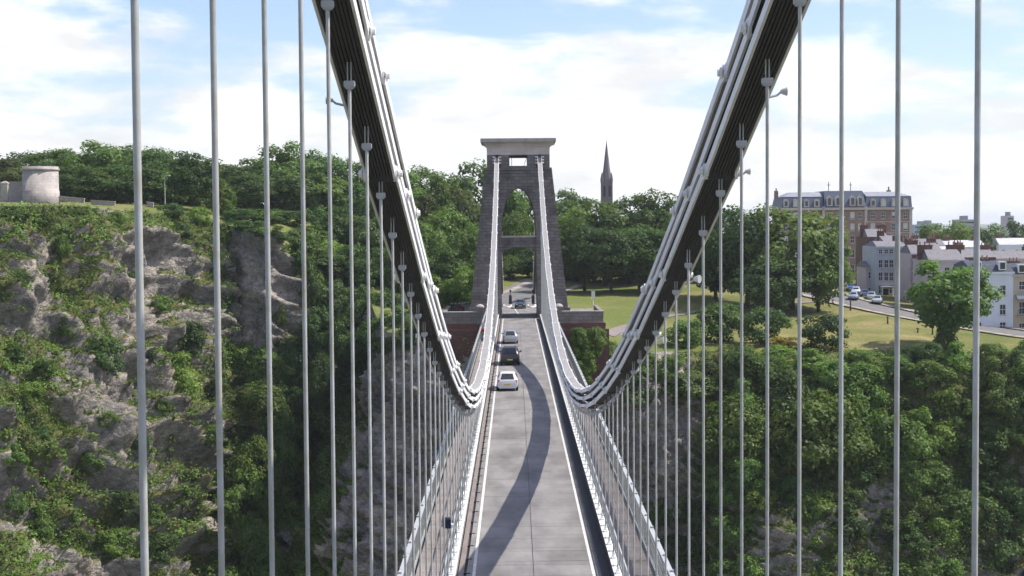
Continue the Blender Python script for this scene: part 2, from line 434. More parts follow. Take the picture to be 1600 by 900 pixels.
# blocky joints across the beds
jc = np.floor((CX * .8 - .5 * CZ + 4 * fbm(P * .12, 2, 61)) / 2.3).astype(np.int64)
jr = np.floor(bed2).astype(np.int64)
block = hash3(jc, jr, jr * 0, 3) - .5
jc2 = np.floor((CX * .85 - .45 * CZ + 2.5 * fbm(P * .3, 2, 63)) / 1.05).astype(np.int64); jr2 = np.floor(bed2 * 1.9).astype(np.int64)
block2 = hash3(jc2, jr2, jr2 * 0, 9) - .5
ridge = 1 - abs(2 * fbm(P * np.array([.085, .085, .04]), 4, 91) - 1)          # upright buttresses
ridge2 = 1 - abs(2 * fbm(P * np.array([.22, .22, .13]) + 5, 3, 93) - 1)
disp = big * 10 + mid * 3.6 + (ridge - .75) * 11 * (.35 + .65 * left) + (ridge2 - .75) * 3.2 + (ledge - .5) * (3.0 + 4.2 * sm(TT, .26, .42)) * np.clip(amp * 2 - .30, 0, 1) * (0.2 + .8 * left) + (ledge2 - .5) * .6 + block * 1.0 + block2 * .6 + (1 - abs(2 * fbm(P * np.array([.5, .5, .38]) + 9, 4, 97, .6) - 1) - .75) * 2.0
disp += (fbm(P * .75, 3, 71) - .5) * 1.3 + (fbm(P * 1.9, 2, 72) - .5) * .45
edge_fade = sm(TT, 0.0, .05)
face = sm(CX, -52, -49.5) * (1 - sm(CX, -42, -40)) * (1 - sm(TT, .20, .30))     # the sheer quarry-like face stays flat
disp *= 1 - .72 * face
disp *= edge_fade * (1 - .35 * sm(abs(CX), 16, 10) * sm(TT, .4, 0))
P2 = P + N * disp[..., None]
dU = np.gradient(P2, axis=0); dV = np.gradient(P2, axis=1)
N2 = np.cross(dV, dU); N2 /= np.linalg.norm(N2, axis=-1, keepdims=True) + 1e-9
N2 *= np.where((N2 * N).sum(-1, keepdims=True) < 0, -1, 1)
# how green each spot is: shelves and patches are overgrown, steep faces bare
vegn = fbm(P2 * .085, 4, 81)
bluff = sm(CX, -33, -22) * (1 - sm(CX, 20, 30))
veg = .50 * N2[..., 2] + 1.9 * (vegn - .5) + .26 + .12 * left + .40 * sm(TT, .09, 0) + .55 * sm(CX, 22, 32) * (1 - .85 * sm(TT, .17, .26)) - .55 * bluff - .45 * sm(CX, -52, -49) * (1 - sm(CX, -41, -38)) * (1 - sm(TT, .16, .26))
veg += .5 * np.exp(-((CX + 33) / 5.5) ** 2)
veg = np.clip(sm(veg, .30, .58), 0, 1)
nx, ny = XX.shape
idx = np.arange(nx * ny).reshape(nx, ny)
q = np.stack([idx[:-1, :-1], idx[:-1, 1:], idx[1:, 1:], idx[1:, :-1]], -1).reshape(-1, 4)
me = np_mesh('gorge_cliff', P2.reshape(-1, 3), q)
at = me.attributes.new('veg', 'FLOAT', 'POINT'); at.data.foreach_set('value', veg.ravel().astype(np.float32))
bl = me.attributes.new('bluff', 'FLOAT', 'POINT'); bl.data.foreach_set('value', bluff.ravel().astype(np.float32))

m = bpy.data.materials.new('limestone_cliff'); m.use_nodes = True; nt = m.node_tree; b = nt.nodes['Principled BSDF']
b.inputs['Roughness'].default_value = .95; b.inputs['Specular IOR Level'].default_value = .15
t = node(nt, 'ShaderNodeTexCoord')
na = node(nt, 'ShaderNodeTexNoise', i_Scale=.16, i_Detail=8.0, i_Roughness=.62); nt.links.new(t.outputs['Object'], na.inputs['Vector'])
r1 = node(nt, 'ShaderNodeValToRGB'); nt.links.new(na.outputs['Fac'], r1.inputs[0])
e = r1.color_ramp.elements; e[0].position, e[0].color = .30, (.155, .14, .125, 1); e[1].position, e[1].color = .70, (.53, .45, .36, 1)
k = r1.color_ramp.elements.new(.46); k.color = (.275, .248, .22, 1)
k = r1.color_ramp.elements.new(.57); k.color = (.375, .33, .28, 1)
# fine cracks and bedding streaks
mpn = node(nt, 'ShaderNodeMapping'); mpn.inputs['Rotation'].default_value = (0, math.radians(27), 0); mpn.inputs['Scale'].default_value = (.8, .8, 1.15)
nt.links.new(t.outputs['Object'], mpn.inputs[0])
nb = node(nt, 'ShaderNodeTexNoise', i_Scale=1.1, i_Detail=10.0, i_Roughness=.74); nt.links.new(mpn.outputs[0], nb.inputs['Vector'])
rb = node(nt, 'ShaderNodeMapRange', i_1=.34, i_2=.58, i_3=.50, i_4=1.10); nt.links.new(nb.outputs['Fac'], rb.inputs[0])
mm = node(nt, 'ShaderNodeMix', data_type='RGBA', blend_type='MULTIPLY'); mm.inputs['Factor'].default_value = 1
nt.links.new(r1.outputs[0], mm.inputs[6]); nt.links.new(rb.outputs[0], mm.inputs[7])
# grass and dry herbs
ng = node(nt, 'ShaderNodeTexNoise', i_Scale=.5, i_Detail=6.0, i_Roughness=.65); nt.links.new(t.outputs['Object'], ng.inputs['Vector'])
rg = node(nt, 'ShaderNodeValToRGB'); nt.links.new(ng.outputs['Fac'], rg.inputs[0])
e = rg.color_ramp.elements; e[0].position, e[0].color = .3, (.030, .062, .014, 1); e[1].position, e[1].color = .72, (.215, .135, .060, 1)
k = rg.color_ramp.elements.new(.46); k.color = (.085, .105, .032, 1)
k = rg.color_ramp.elements.new(.58); k.color = (.135, .135, .05, 1)
av = node(nt, 'ShaderNodeAttribute', attribute_name='veg')
vb = node(nt, 'ShaderNodeMath', operation='MULTIPLY_ADD', i_1=.7); nt.links.new(nb.outputs['Fac'], vb.inputs[0]); nt.links.new(av.outputs['Fac'], vb.inputs[2])
vs_ = node(nt, 'ShaderNodeMapRange', i_1=.66, i_2=.95); nt.links.new(vb.outputs[0], vs_.inputs[0])
mg = node(nt, 'ShaderNodeMix', data_type='RGBA'); nt.links.new(vs_.outputs[0], mg.inputs['Factor']); nt.links.new(mm.outputs[2], mg.inputs[6]); nt.links.new(rg.outputs[0], mg.inputs[7])
nt.links.new(mg.outputs[2], b.inputs['Base Color'])
wv = node(nt, 'ShaderNodeMix', data_type='VECTOR'); wv.inputs['Factor'].default_value = .35      # warped coordinates for the joints
nwp = node(nt, 'ShaderNodeTexNoise', i_Scale=.7, i_Detail=4.0); nt.links.new(t.outputs['Object'], nwp.inputs['Vector'])
wsc = node(nt, 'ShaderNodeVectorMath', operation='SCALE'); wsc.inputs['Scale'].default_value = 6.0; nt.links.new(nwp.outputs['Color'], wsc.inputs[0])
nt.links.new(mpn.outputs[0], wv.inputs[4]); nt.links.new(wsc.outputs[0], wv.inputs[5])
nd = node(nt, 'ShaderNodeTexVoronoi', i_Scale=1.1); nd.feature = 'DISTANCE_TO_EDGE'; nt.links.new(wv.outputs[1], nd.inputs['Vector'])
ckr = node(nt, 'ShaderNodeMapRange', i_1=.0, i_2=.08, i_3=.66, i_4=1.0); nt.links.new(nd.outputs['Distance'], ckr.inputs[0])
mck = node(nt, 'ShaderNodeMix', data_type='RGBA', blend_type='MULTIPLY'); mck.inputs['Factor'].default_value = 1
nt.links.new(mm.outputs[2], mck.inputs[6]); nt.links.new(ckr.outputs[0], mck.inputs[7]); nt.links.new(mck.outputs[2], mg.inputs[6])
sbm = node(nt, 'ShaderNodeMath', operation='MULTIPLY_ADD', i_1=.7); nt.links.new(nd.outputs['Distance'], sbm.inputs[0]); nt.links.new(nb.outputs['Fac'], sbm.inputs[2])
bp = node(nt, 'ShaderNodeBump', i_Strength=1.0, i_Distance=.45); nt.links.new(sbm.outputs[0], bp.inputs['Height']); nt.links.new(bp.outputs[0], b.inputs['Normal'])
MT['cliff'] = m
cliff = struct(obj('gorge_cliff', me, m))

# plateau behind the edge, out to the horizon ----------------------
gx = np.unique(np.concatenate([np.arange(-260, -100, 8.0), np.arange(-100, 112, 1.0), np.arange(112, 261, 8.0)]))
gs = np.concatenate([np.linspace(0, 70, 71), np.linspace(74, 200, 40), [260, 400, 700]])
GX, GS = np.meshgrid(gx, gs, indexing='ij')
GY = st(GX, 1) + GS * 1.0
GZ = ground_z(GX, GY)
GZ[:, 0] -= 0.02
GZ -= sm(GS, 190, 700) * 6
Pg = np.stack([GX * (1 + sm(GS, 180, 700) * 1.2), GY, GZ], -1)
n0, n1_ = GX.shape; idx = np.arange(n0 * n1_).reshape(n0, n1_)
q = np.stack([idx[:-1, :-1], idx[1:, :-1], idx[1:, 1:], idx[:-1, 1:]], -1).reshape(-1, 4)
m = bpy.data.materials.new('lawn_grass'); m.use_nodes = True; nt = m.node_tree; b = nt.nodes['Principled BSDF']
b.inputs['Roughness'].default_value = .95; b.inputs['Specular IOR Level'].default_value = .1
t = node(nt, 'ShaderNodeTexCoord')
na = node(nt, 'ShaderNodeTexNoise', i_Scale=.07, i_Detail=8.0, i_Roughness=.65, i_Distortion=.4); nt.links.new(t.outputs['Object'], na.inputs['Vector'])
rg = node(nt, 'ShaderNodeValToRGB'); nt.links.new(na.outputs['Fac'], rg.inputs[0])
e = rg.color_ramp.elements; e[0].position, e[0].color = .30, (.105, .125, .036, 1); e[1].position, e[1].color = .70, (.33, .255, .125, 1)
k = rg.color_ramp.elements.new(.48); k.color = (.165, .160, .055, 1)
k = rg.color_ramp.elements.new(.58); k.color = (.235, .20, .085, 1)
nf = node(nt, 'ShaderNodeTexNoise', i_Scale=1.6, i_Detail=6.0, i_Roughness=.7); nt.links.new(t.outputs['Object'], nf.inputs['Vector'])
rf = node(nt, 'ShaderNodeMapRange', i_1=.3, i_2=.7, i_3=.72, i_4=1.18); nt.links.new(nf.outputs['Fac'], rf.inputs[0])
sx_ = node(nt, 'ShaderNodeSeparateXYZ'); nt.links.new(t.outputs['Object'], sx_.inputs[0])
gr_ = node(nt, 'ShaderNodeMapRange', i_1=18.0, i_2=52.0, i_3=0.6, i_4=0.12); nt.links.new(sx_.outputs['X'], gr_.inputs[0])
gm_ = node(nt, 'ShaderNodeMix', data_type='RGBA'); nt.links.new(gr_.outputs[0], gm_.inputs['Factor']); nt.links.new(rg.outputs[0], gm_.inputs[6]); gm_.inputs[7].default_value = (.115, .150, .035, 1)
mm = node(nt, 'ShaderNodeMix', data_type='RGBA', blend_type='MULTIPLY'); mm.inputs['Factor'].default_value = 1
nt.links.new(gm_.outputs[2], mm.inputs[6]); nt.links.new(rf.outputs[0], mm.inputs[7]); nt.links.new(mm.outputs[2], b.inputs['Base Color'])
bp = node(nt, 'ShaderNodeBump', i_Strength=.5, i_Distance=.1); nt.links.new(nf.outputs['Fac'], bp.inputs['Height']); nt.links.new(bp.outputs[0], b.inputs['Normal'])
MT['lawn'] = m
struct(obj('ground', np_mesh('ground', Pg.reshape(-1, 3), q), m, smooth=True))
struct(MB().add([(-9000, -4000, -74.5), (9000, -4000, -74.5), (9000, 14000, -74.5), (-9000, 14000, -74.5)], [(0, 1, 2, 3)]).build('gorge_floor', mat('mud_and_scrub', (.06, .08, .03), .95, dark=(.10, .085, .06), scale=.05)))
struct(MB().add([(-6000, 640, -9), (6000, 640, -9), (9000, 12000, -9), (-9000, 12000, -9)], [(0, 1, 2, 3)]).build('far_ground', mat('far_fields', (.07, .11, .05), .95, dark=(.05, .08, .05), scale=.004)))


def ribbon(name, pts, w, material, dz=0.06, kind='structure', n=None):
    """a road or path laid over the ground along a polyline of (x, y)"""
    pts = np.array(pts, float); s = np.r_[0, np.cumsum(np.linalg.norm(np.diff(pts, axis=0), axis=1))]
    n = n or max(8, int(s[-1] / 1.5)); ss = np.linspace(0, s[-1], n)
    cx_ = np.interp(ss, s, pts[:, 0]); cy_ = np.interp(ss, s, pts[:, 1])
    for _ in range(6):
        cx_[1:-1] = (cx_[:-2] + 2 * cx_[1:-1] + cx_[2:]) / 4; cy_[1:-1] = (cy_[:-2] + 2 * cy_[1:-1] + cy_[2:]) / 4
    tx, ty = np.gradient(cx_), np.gradient(cy_); l = np.hypot(tx, ty); nx_, ny_ = -ty / l, tx / l
    rows = []
    for k in np.linspace(-.5, .5, 7):
        X_, Y_ = cx_ + nx_ * w * k, cy_ + ny_ * w * k
        rows.append(np.stack([X_, Y_, ground_z(X_, Y_) + dz], -1))
    V = np.stack(rows, 1); ii = np.arange(n * 7).reshape(n, 7)
    q_ = np.stack([ii[:-1, :-1], ii[1:, :-1], ii[1:, 1:], ii[:-1, 1:]], -1).reshape(-1, 4)
    o = obj(name, np_mesh(name, V.reshape(-1, 3), q_), material)
    if kind: o['kind'] = kind
    return o


# ------------------------------------------------------------------ foliage
def leaves(centers, normals, size, rng, jitter=.42):
    """quads (slightly folded diamonds) at the given centres, roughly facing the normals"""
    n = len(centers)
    nn = normals + rng.normal(0, jitter, (n, 3)); nn /= np.linalg.norm(nn, axis=1, keepdims=True) + 1e-9
    a = np.cross(nn, rng.normal(0, 1, (n, 3))); a /= np.linalg.norm(a, axis=1, keepdims=True) + 1e-9
    b_ = np.cross(nn, a)
    s = (size * rng.uniform(.6, 1.35, n))[:, None]
    v = np.stack([centers - a * s, centers - b_ * s * .62 + nn * s * .12, centers + a * s, centers + b_ * s * .62 + nn * s * .12], 1)
    return v.reshape(-1, 3)


def crown_mesh(name, rng, shape, nclump, per, leaf, lobes=(1, 1, 1), hollow=.55, crad=.26):
    """leaf clumps spread through an uneven crown of unit radius, base at z=0, top about z=2"""
    cs, rs = [], []
    for i in range(nclump):
        d = rng.normal(0, 1, 3); d /= np.linalg.norm(d)
        r = rng.uniform(hollow, 1) ** .7
        h = d[2]
        if shape == 'round': prof = 1.0
        elif shape == 'dome': prof = 1.0 if h > 0 else 1 - .25 * abs(h)
        elif shape == 'cone': prof = np.interp(h, [-1, -.5, 0, 1], [.8, 1.0, .8, .35])
        elif shape == 'spread': prof = np.interp(h, [-1, 0, 1], [.8, 1.12, .85])
        c = d * r * np.array([prof, prof, 1.0]) * np.array(lobes)
        cs.append(c); rs.append(crad * rng.uniform(.65, 1.25))
    V = []
    for c, r in zip(cs, rs):
        n = max(10, int(per * (r / crad) ** 2))
        d = rng.normal(0, 1, (n, 3)); d /= np.linalg.norm(d, axis=1, keepdims=True)
        out = c / (np.linalg.norm(c) + 1e-6)
        keep = (d @ out > -.55) & (d[:, 2] > -.75); d = d[keep]
        rad = r * rng.uniform(.45, 1.06, len(d))[:, None]
        pos = c + d * rad * np.array([1.1, 1.1, .8])
        V.append(leaves(pos, d * .8 + out * .35 + np.array([0, 0, .45]), leaf, rng))
    V = np.concatenate(V); V[:, 2] += 1.0
    me_ = np_mesh(name, V, np.arange(len(V)).reshape(-1, 4))
    return me_


def trunk_mesh(name, rng, r0=.055, top=1.25):
    mb = MB()
    k = [(rng.normal(0, .03), rng.normal(0, .03), z) for z in (0, .35, .8, top)]; k[0] = (0, 0, -.25)
    mb.tube(k, [r0 * 1.4, r0, r0 * .75, r0 * .3], 7)
    for i in range(6):
        a = rng.uniform(0, 6.28); z0 = rng.uniform(.3, .9); l = rng.uniform(.5, .85)
        p0 = (k[1][0], k[1][1], z0); p1 = (math.cos(a) * l * .45, math.sin(a) * l * .45, z0 + .28); p2 = (math.cos(a) * l, math.sin(a) * l, z0 + .28 + rng.uniform(.15, .4))
        mb.tube([p0, p1, p2], [r0 * .5, r0 * .34, r0 * .12], 5)
    return mb.mesh(name)


TP = []   # tree prototypes: (crown mesh, trunk mesh)
specs = [('dome', 90, 150, .050), ('round', 84, 160, .052), ('spread', 100, 140, .050), ('dome', 72, 180, .053), ('cone', 80, 150, .052), ('spread', 92, 150, .048)]
for i, (shp, ncl, per, lf) in enumerate(specs):
    TP.append((crown_mesh('crown', RNG, shp, ncl, per, lf, hollow=.32, crad=.26 + .02 * (i % 3)), trunk_mesh('trunk', RNG)))
BP = [crown_mesh('shrub', RNG, 'dome', 36, 130, .075, hollow=.3, crad=.36), crown_mesh('shrub', RNG, 'round', 40, 120, .072, hollow=.3, crad=.34), crown_mesh('shrub', RNG, 'spread', 42, 115, .070, hollow=.3, crad=.32),
      crown_mesh('shrub', RNG, 'cone', 34, 130, .075, hollow=.25, crad=.36)]
CROWN_V, SHRUB_V = {}, {}


def leafed(cache, i, protos, lm):
    if (i, lm) not in cache:
        m_ = protos[i].copy(); m_.materials.clear(); m_.materials.append(LEAF[lm]); cache[(i, lm)] = m_
    return cache[(i, lm)]


def tree(x, y, top_z, width, label, group=None, kind=0, lm=0, clear=.12, base=None, name='broadleaf_tree', cat='tree'):
    """clear = share of the height that is bare trunk"""
    z0 = float(ground_z(x, y)) if base is None else base
    h = top_z - z0; t_ = thing(name, label, cat, (x, y, z0), group, rz=random.uniform(0, 6.28))
    c = obj('crown', leafed(CROWN_V, kind, [p[0] for p in TP], lm), None, t_)
    ch = h * (1 - clear); c.scale = (width / 2.15, width / 2.15, ch / 2.15); c.location = (0, 0, h * clear + .04 * ch)
    k_ = TP[kind][1]
    if not k_.materials: k_.materials.append(MT['bark'])
    k2 = obj('trunk', k_, None, t_); k2.scale = (width / 2.3, width / 2.3, h / 1.9)
    return t_


def tree_px(px, py_top, d, wpx, label, group=None, **kw):
    p = un(px, py_top, d); return tree(p[0], p[1], p[2], wpx * d / F_PX, label, group, **kw)


def shrub(p, w, h, label, group=None, kind=None, lm=0, name='leafy_shrub', cat='shrub'):
    kind = random.randrange(len(BP)) if kind is None else kind
    o = obj(name, leafed(SHRUB_V, kind, BP, lm), None); tag(o, label, cat, group)
    o.location = (float(p[0]), float(p[1]), float(p[2])); o.scale = (w / 2.2, w / 2.2, h / 2.2); o.rotation_euler = (0, 0, random.uniform(0, 6.28))
    return o


# ------------------------------------------------------------------ the bridge
PITCH, Y0 = 2.425, 19.0
NS = list(range(-4, 77))                       # hanger numbers; n = 0 stands at Y0
CHX = 3.05                                     # chains hang in planes 3.05 m either side of the centre line
YM = 106.0


def chain_z(y): return 2.03 + 0.00191 * (y - YM) ** 2        # underside of the lowest chain


# road deck
deck = struct(thing('bridge_deck', 'long straight grey road deck between the suspension chains', 'road'))
del deck['category']
DY0, DY1 = -6.0, 207.6
MB().box(-4.75, 4.75, DY0, DY1, -0.9, -0.09).build('deck_frame', MT['black'], deck)
nb_ = int((DY1 - DY0) / PITCH)
slab_me = {}
for s in (-1, 1):
    mbx = MB().box(min(0, s * 2.6) + .012, max(0, s * 2.6) - .012, .012, PITCH - .012, -.088, 0)
    slab_me[s] = mbx.mesh('road_slab'); slab_me[s].materials.append(MT['asphalt'])
    fx0, fx1 = sorted((s * 3.22, s * 4.5))
    slab_me[s * 2] = MB().box(fx0, fx1, .014, PITCH - .014, -.088, .14).mesh('footway_slab'); slab_me[s * 2].materials.append(MT['footway'])
for i in range(nb_):
    for s in (-1, 1):
        obj('road_slab', slab_me[s], None, deck, loc=(0, DY0 + i * PITCH, random.uniform(-.004, 0)))
        obj('footway_slab', slab_me[2 * s], None, deck, loc=(0, DY0 + i * PITCH, random.uniform(-.006, 0)))
YE_ = DY0 + nb_ * PITCH
for s in (-1, 1):
    a, c = sorted((s * 2.24, s * 2.36)); MB().box(a, c, DY0, YE_, -.03, .006).build('edge_line', MT['line'], deck)
    a, c = sorted((s * 2.70, s * 2.90))
    if s < 0: MB().box(a, c, DY0, YE_, -.08, .05).build('gutter_strip', MT['kerbstrip'], deck)  # left only; at right the bare black frame deepens the shade
dr = MB().box(0, .26, 0, .10, -.05, .02).mesh('drain_bracket'); dr.materials.append(MT['black'])
for i in range(nb_):
    obj('drain_bracket', dr, None, deck, loc=(-2.70, DY0 + i * PITCH + 1.0, 0))

# girders between carriageway and footways, with the railing above them
for s, side in ((-1, 'left'), (1, 'right')):
    g = thing('deck_girder', f'low pale painted girder with bracket teeth along the {side} edge of the carriageway', 'girder', group='girders beside the carriageway')
    a, c = sorted((s * 2.96, s * 3.02)); MB().box(a, c, DY0, DY1, -.08, .58).build('web', MT['lattice'] if s < 0 else MT['black'], g)  # right web coloured black, a darker copy that deepens the shade on its face
    a, c = sorted((s * 2.91, s * 3.18)); MB().box(a, c, DY0, DY1, .582, .62).build('flange', MT['white'], g)
    br_ = MB().box(-.08, .08, -.16, .16, .622, .70).mesh('bracket'); br_.materials.append(MT['white'])
    for n in range(int((DY1 - DY0) / (PITCH / 2)) - 1):
        obj('bracket', br_, None, g, loc=(s * 3.05, Y0 + (n - 20) * PITCH / 2, 0))
    rl = thing('footway_railing', f'slender pale railing dividing the {side} footway from the carriageway', 'railing', group='railings beside the carriageway')
    MB().tube([(s * 3.24, DY0, 1.16), (s * 3.24, DY1, 1.16)], .032, 6).build('top_rail', MT['steel'], rl)
    MB().tube([(s * 3.24, DY0, .62), (s * 3.24, DY1, .62)], .016, 6).build('middle_rail', MT['steel'], rl)
    pm = MB()
    for k in range(6): pm.box(-.011, .011, k * PITCH / 6 - .011, k * PITCH / 6 + .011, .14, 1.15)
    pm.box(-.03, .03, -.03, .03, .14, 1.15)
    pm = pm.mesh('baluster_bay'); pm.materials.append(MT['steel'])
    for i in range(nb_): obj('baluster_bay', pm, None, rl, loc=(s * 3.24, DY0 + i * PITCH, 0))
    # outer lattice parapet
    pp = thing('lattice_parapet', f'grey riveted lattice parapet along the outer side of the {side} footway', 'parapet', group='outer lattice parapets')
    a, c = sorted((s * 4.56, s * 4.74)); MB().box(a, c, DY0, DY1, 1.36, 1.43).build('top_rail', MT['steel'], pp)
    a, c = sorted((s * 4.58, s * 4.70)); MB().box(a, c, DY0, DY1, .10, .26).build('bottom_rail', MT['lattice'], pp)
    lm_ = MB(); z0, z1 = .265, 1.355; h = z1 - z0; w = .045
    for k in range(-3, 7):
        for dr_ in (1, -1):
            ya, yb = (k * .402, k * .402 + h) if dr_ > 0 else (k * .402 + h, k * .402)
            pts = []
            # clip the diagonal to the bay
            for (yy, zz) in ((ya, z0), (yb, z1)): pts.append([yy, zz])
            (y1_, q1), (y2_, q2) = pts
            def cl(yv): return q1 + (q2 - q1) * (yv - y1_) / (y2_ - y1_)
            lo, hi = max(min(y1_, y2_), .03), min(max(y1_, y2_), PITCH - .03)
            if hi - lo < .05: continue
            za, zb2 = cl(lo), cl(hi); xo = s * (.012 if dr_ > 0 else -.012)
            lm_.add([(xo - .01, lo, za - w), (xo - .01, hi, zb2 - w), (xo - .01, hi, zb2 + w), (xo - .01, lo, za + w), (xo + .01, lo, za - w), (xo + .01, hi, zb2 - w), (xo + .01, hi, zb2 + w), (xo + .01, lo, za + w)],
                    [(0, 1, 2, 3), (7, 6, 5, 4), (0, 4, 5, 1), (3, 2, 6, 7)])
    lm_ = lm_.mesh('lattice_panel'); lm_.materials.append(MT['lattice'])
    po = MB().box(-.05, .05, -.04, .04, .10, 1.44); po.box(-.065, .065, -.055, .055, 1.44, 1.50); po = po.mesh('post'); po.materials.append(MT['steel'])
    for i in range(nb_):
        obj('lattice_panel', lm_, None, pp, loc=(s * 4.64, DY0 + i * PITCH, 0)); obj('post', po, None, pp, loc=(s * 4.68, DY0 + i * PITCH, 0))

# chains: three tiers of eye-bar links on each side
LL = 3 * PITCH


def link_mesh(nbars, inner='chain_shade'):
    mb = MB(); th = .043; pit = .056
    for i in range(nbars):
        x = (i - (nbars - 1) / 2) * pit; o = []
        for k in range(7):
            a = math.pi / 2 + math.pi * k / 6; o.append((math.cos(a) * .145, math.sin(a) * .145))
        o += [(.22, -.085), (LL - .22, -.085)]
        for k in range(7):
            a = -math.pi / 2 + math.pi * k / 6; o.append((LL + math.cos(a) * .145, math.sin(a) * .145))
        o += [(LL - .22, .085), (.22, .085)]
        n_ = len(o)
        vs = [(x - th / 2, y, z) for y, z in o] + [(x + th / 2, y, z) for y, z in o]
        fs = [tuple(range(n_)), tuple(range(2 * n_ - 1, n_ - 1, -1))] + [(j, j + n_, (j + 1) % n_ + n_, (j + 1) % n_) for j in range(n_)]
        mb.add(vs, fs)
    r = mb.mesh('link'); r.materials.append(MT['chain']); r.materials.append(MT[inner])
    per_ = len(r.polygons) // nbars      # outermost bars take the pale paint; light and shade are coloured into the inner ones
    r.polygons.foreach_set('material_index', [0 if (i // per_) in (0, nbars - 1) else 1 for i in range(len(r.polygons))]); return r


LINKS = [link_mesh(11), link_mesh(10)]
TOPLINKS = [link_mesh(11, 'chain_sunlit'), link_mesh(10, 'chain_sunlit')]
pinm = MB()
for x0, x1, r_ in ((-.34, .34, .05), (-.39, -.345, .062), (.345, .39, .062), (-.345, -.325, .10), (.325, .345, .10)):
    pinm.tube([(x0, 0, 0), (x1, 0, 0)], r_, 10)
pinm = pinm.mesh('pin'); pinm.materials.append(MT['white'])
for s, side in ((-1, 'left'), (1, 'right')):
    ch = thing('suspension_chain', f'triple tiered iron eye-bar suspension chain sweeping down on the {side} of the road', 'chain', (s * CHX, 0, 0), 'main suspension chains')
    for k in range(3):
        ps = [n for n in NS if n % 3 == k]
        for j in range(len(ps)):
            ya = Y0 + ps[j] * PITCH; yb = ya + LL
            za, zb2 = chain_z(ya) + .16 + k * .38, chain_z(yb) + .16 + k * .38
            if j == len(ps) - 1 and yb > 211: yb = 211.0; zb2 = chain_z(yb) + .16 + k * .38
            L_ = math.hypot(yb - ya, zb2 - za)
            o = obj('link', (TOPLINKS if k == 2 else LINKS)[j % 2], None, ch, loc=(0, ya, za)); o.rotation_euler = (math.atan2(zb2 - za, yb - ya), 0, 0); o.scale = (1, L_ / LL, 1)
            pn = obj('pin', pinm, None, o); pn.scale = (1, LL / L_, 1)

# hangers
rod_me = MB().tube([(0, 0, 0), (0, 0, 1)], .026, 8).mesh('rod'); rod_me.materials.append(MT['rod'])
rod_me.polygons.foreach_set('use_smooth', [len(p.vertices) == 4 for p in rod_me.polygons])
cap_me = MB().loft([[(x * k, y * k, z) for x, y in ((-.08, -.05), (.08, -.05), (.08, .05), (-.08, .05))] for k, z in ((.62, -.06), (1, -.02), (1, .045), (.9, .06))]).mesh('cap'); cap_me.materials.append(MT['steel'])
strap_me = MB().tube([(-.026, 0, 0), (-.026, 0, 1)], .011, 6).tube([(.026, 0, 0), (.026, 0, 1)], .011, 6).mesh('strap_pair'); strap_me.materials.append(MT['rod'])
foot_me = MB().box(-.05, .05, -.05, .05, 0, .16).box(-.035, .035, -.09, .09, .0, .06).mesh('foot_bracket'); foot_me.materials.append(MT['white'])
ONES = ['', 'first', 'second', 'third', 'fourth', 'fifth', 'sixth', 'seventh', 'eighth', 'ninth', 'tenth', 'eleventh', 'twelfth', 'thirteenth', 'fourteenth', 'fifteenth', 'sixteenth', 'seventeenth', 'eighteenth', 'nineteenth']


def ordinal(n):
    if n < 20: return ONES[n]
    t_ = {2: ('twenty', 'twentieth'), 3: ('thirty', 'thirtieth'), 4: ('forty', 'fortieth')}[n // 10]
    return t_[1] if n % 10 == 0 else t_[0] + '-' + ONES[n % 10]


for s, side in ((-1, 'left'), (1, 'right')):
    for n in NS:
        y = Y0 + n * PITCH; zc = chain_z(y); k = n % 3
        num = n + 5 if s < 0 else n + 4; far = NS[-1] - n + 1
        if num < 1: lab = 'pale iron hanger rod just outside the right edge of the picture'
        elif y < 92: lab = f'pale iron hanger rod under the {side} chain, {ordinal(num)} counted from the camera'
        else: lab = f'small distant hanger rod under the {side} chain, {ordinal(far)} counted from the tower'
        h_ = thing('hanger_rod', lab, 'hanger rod', (s * CHX, y, .70), f'hanger rods below the {side} chain')
        zcap = zc - .24
        obj('foot_bracket', foot_me, None, h_)
        r_ = obj('rod', rod_me, None, h_, loc=(0, 0, .1)); r_.scale = (1, 1, max(.1, zcap - .70 - .1))
        obj('cap', cap_me, None, h_, loc=(0, 0, zcap - .70))
        sp_ = obj('strap_pair', strap_me, None, h_, loc=(0, 0, zcap - .70)); sp_.scale = (1, 1, .24 + .16 + k * .38)

# floodlights clamped to the chains
def floodlight(p, label, aim, rz, sc=1.0, arm=.35):
    f_ = thing('floodlight', label, 'floodlight', p, 'floodlights on the chains', rz)
    MB().loft([[(r * math.cos(6.283 * j / 12) * sc, d_ * sc, r * math.sin(6.283 * j / 12) * sc) for j in range(12)] for d_, r in ((0, .05), (.06, .09), (.2, .14), (.23, .145))]).build('housing', MT['steel'], f_)
    MB().tube([(0, .05 * sc, 0), (0, -.05, -.06), (0, -arm, -.12)], .022, 6).build('bracket_arm', MT['steel'], f_)
    return f_


def plane_x(px, py, X):
    v = FW + RT * (px - 800) / F_PX + UP * (450 - py) / F_PX
    return CAM + v * (X - CAM[0]) / v[0]


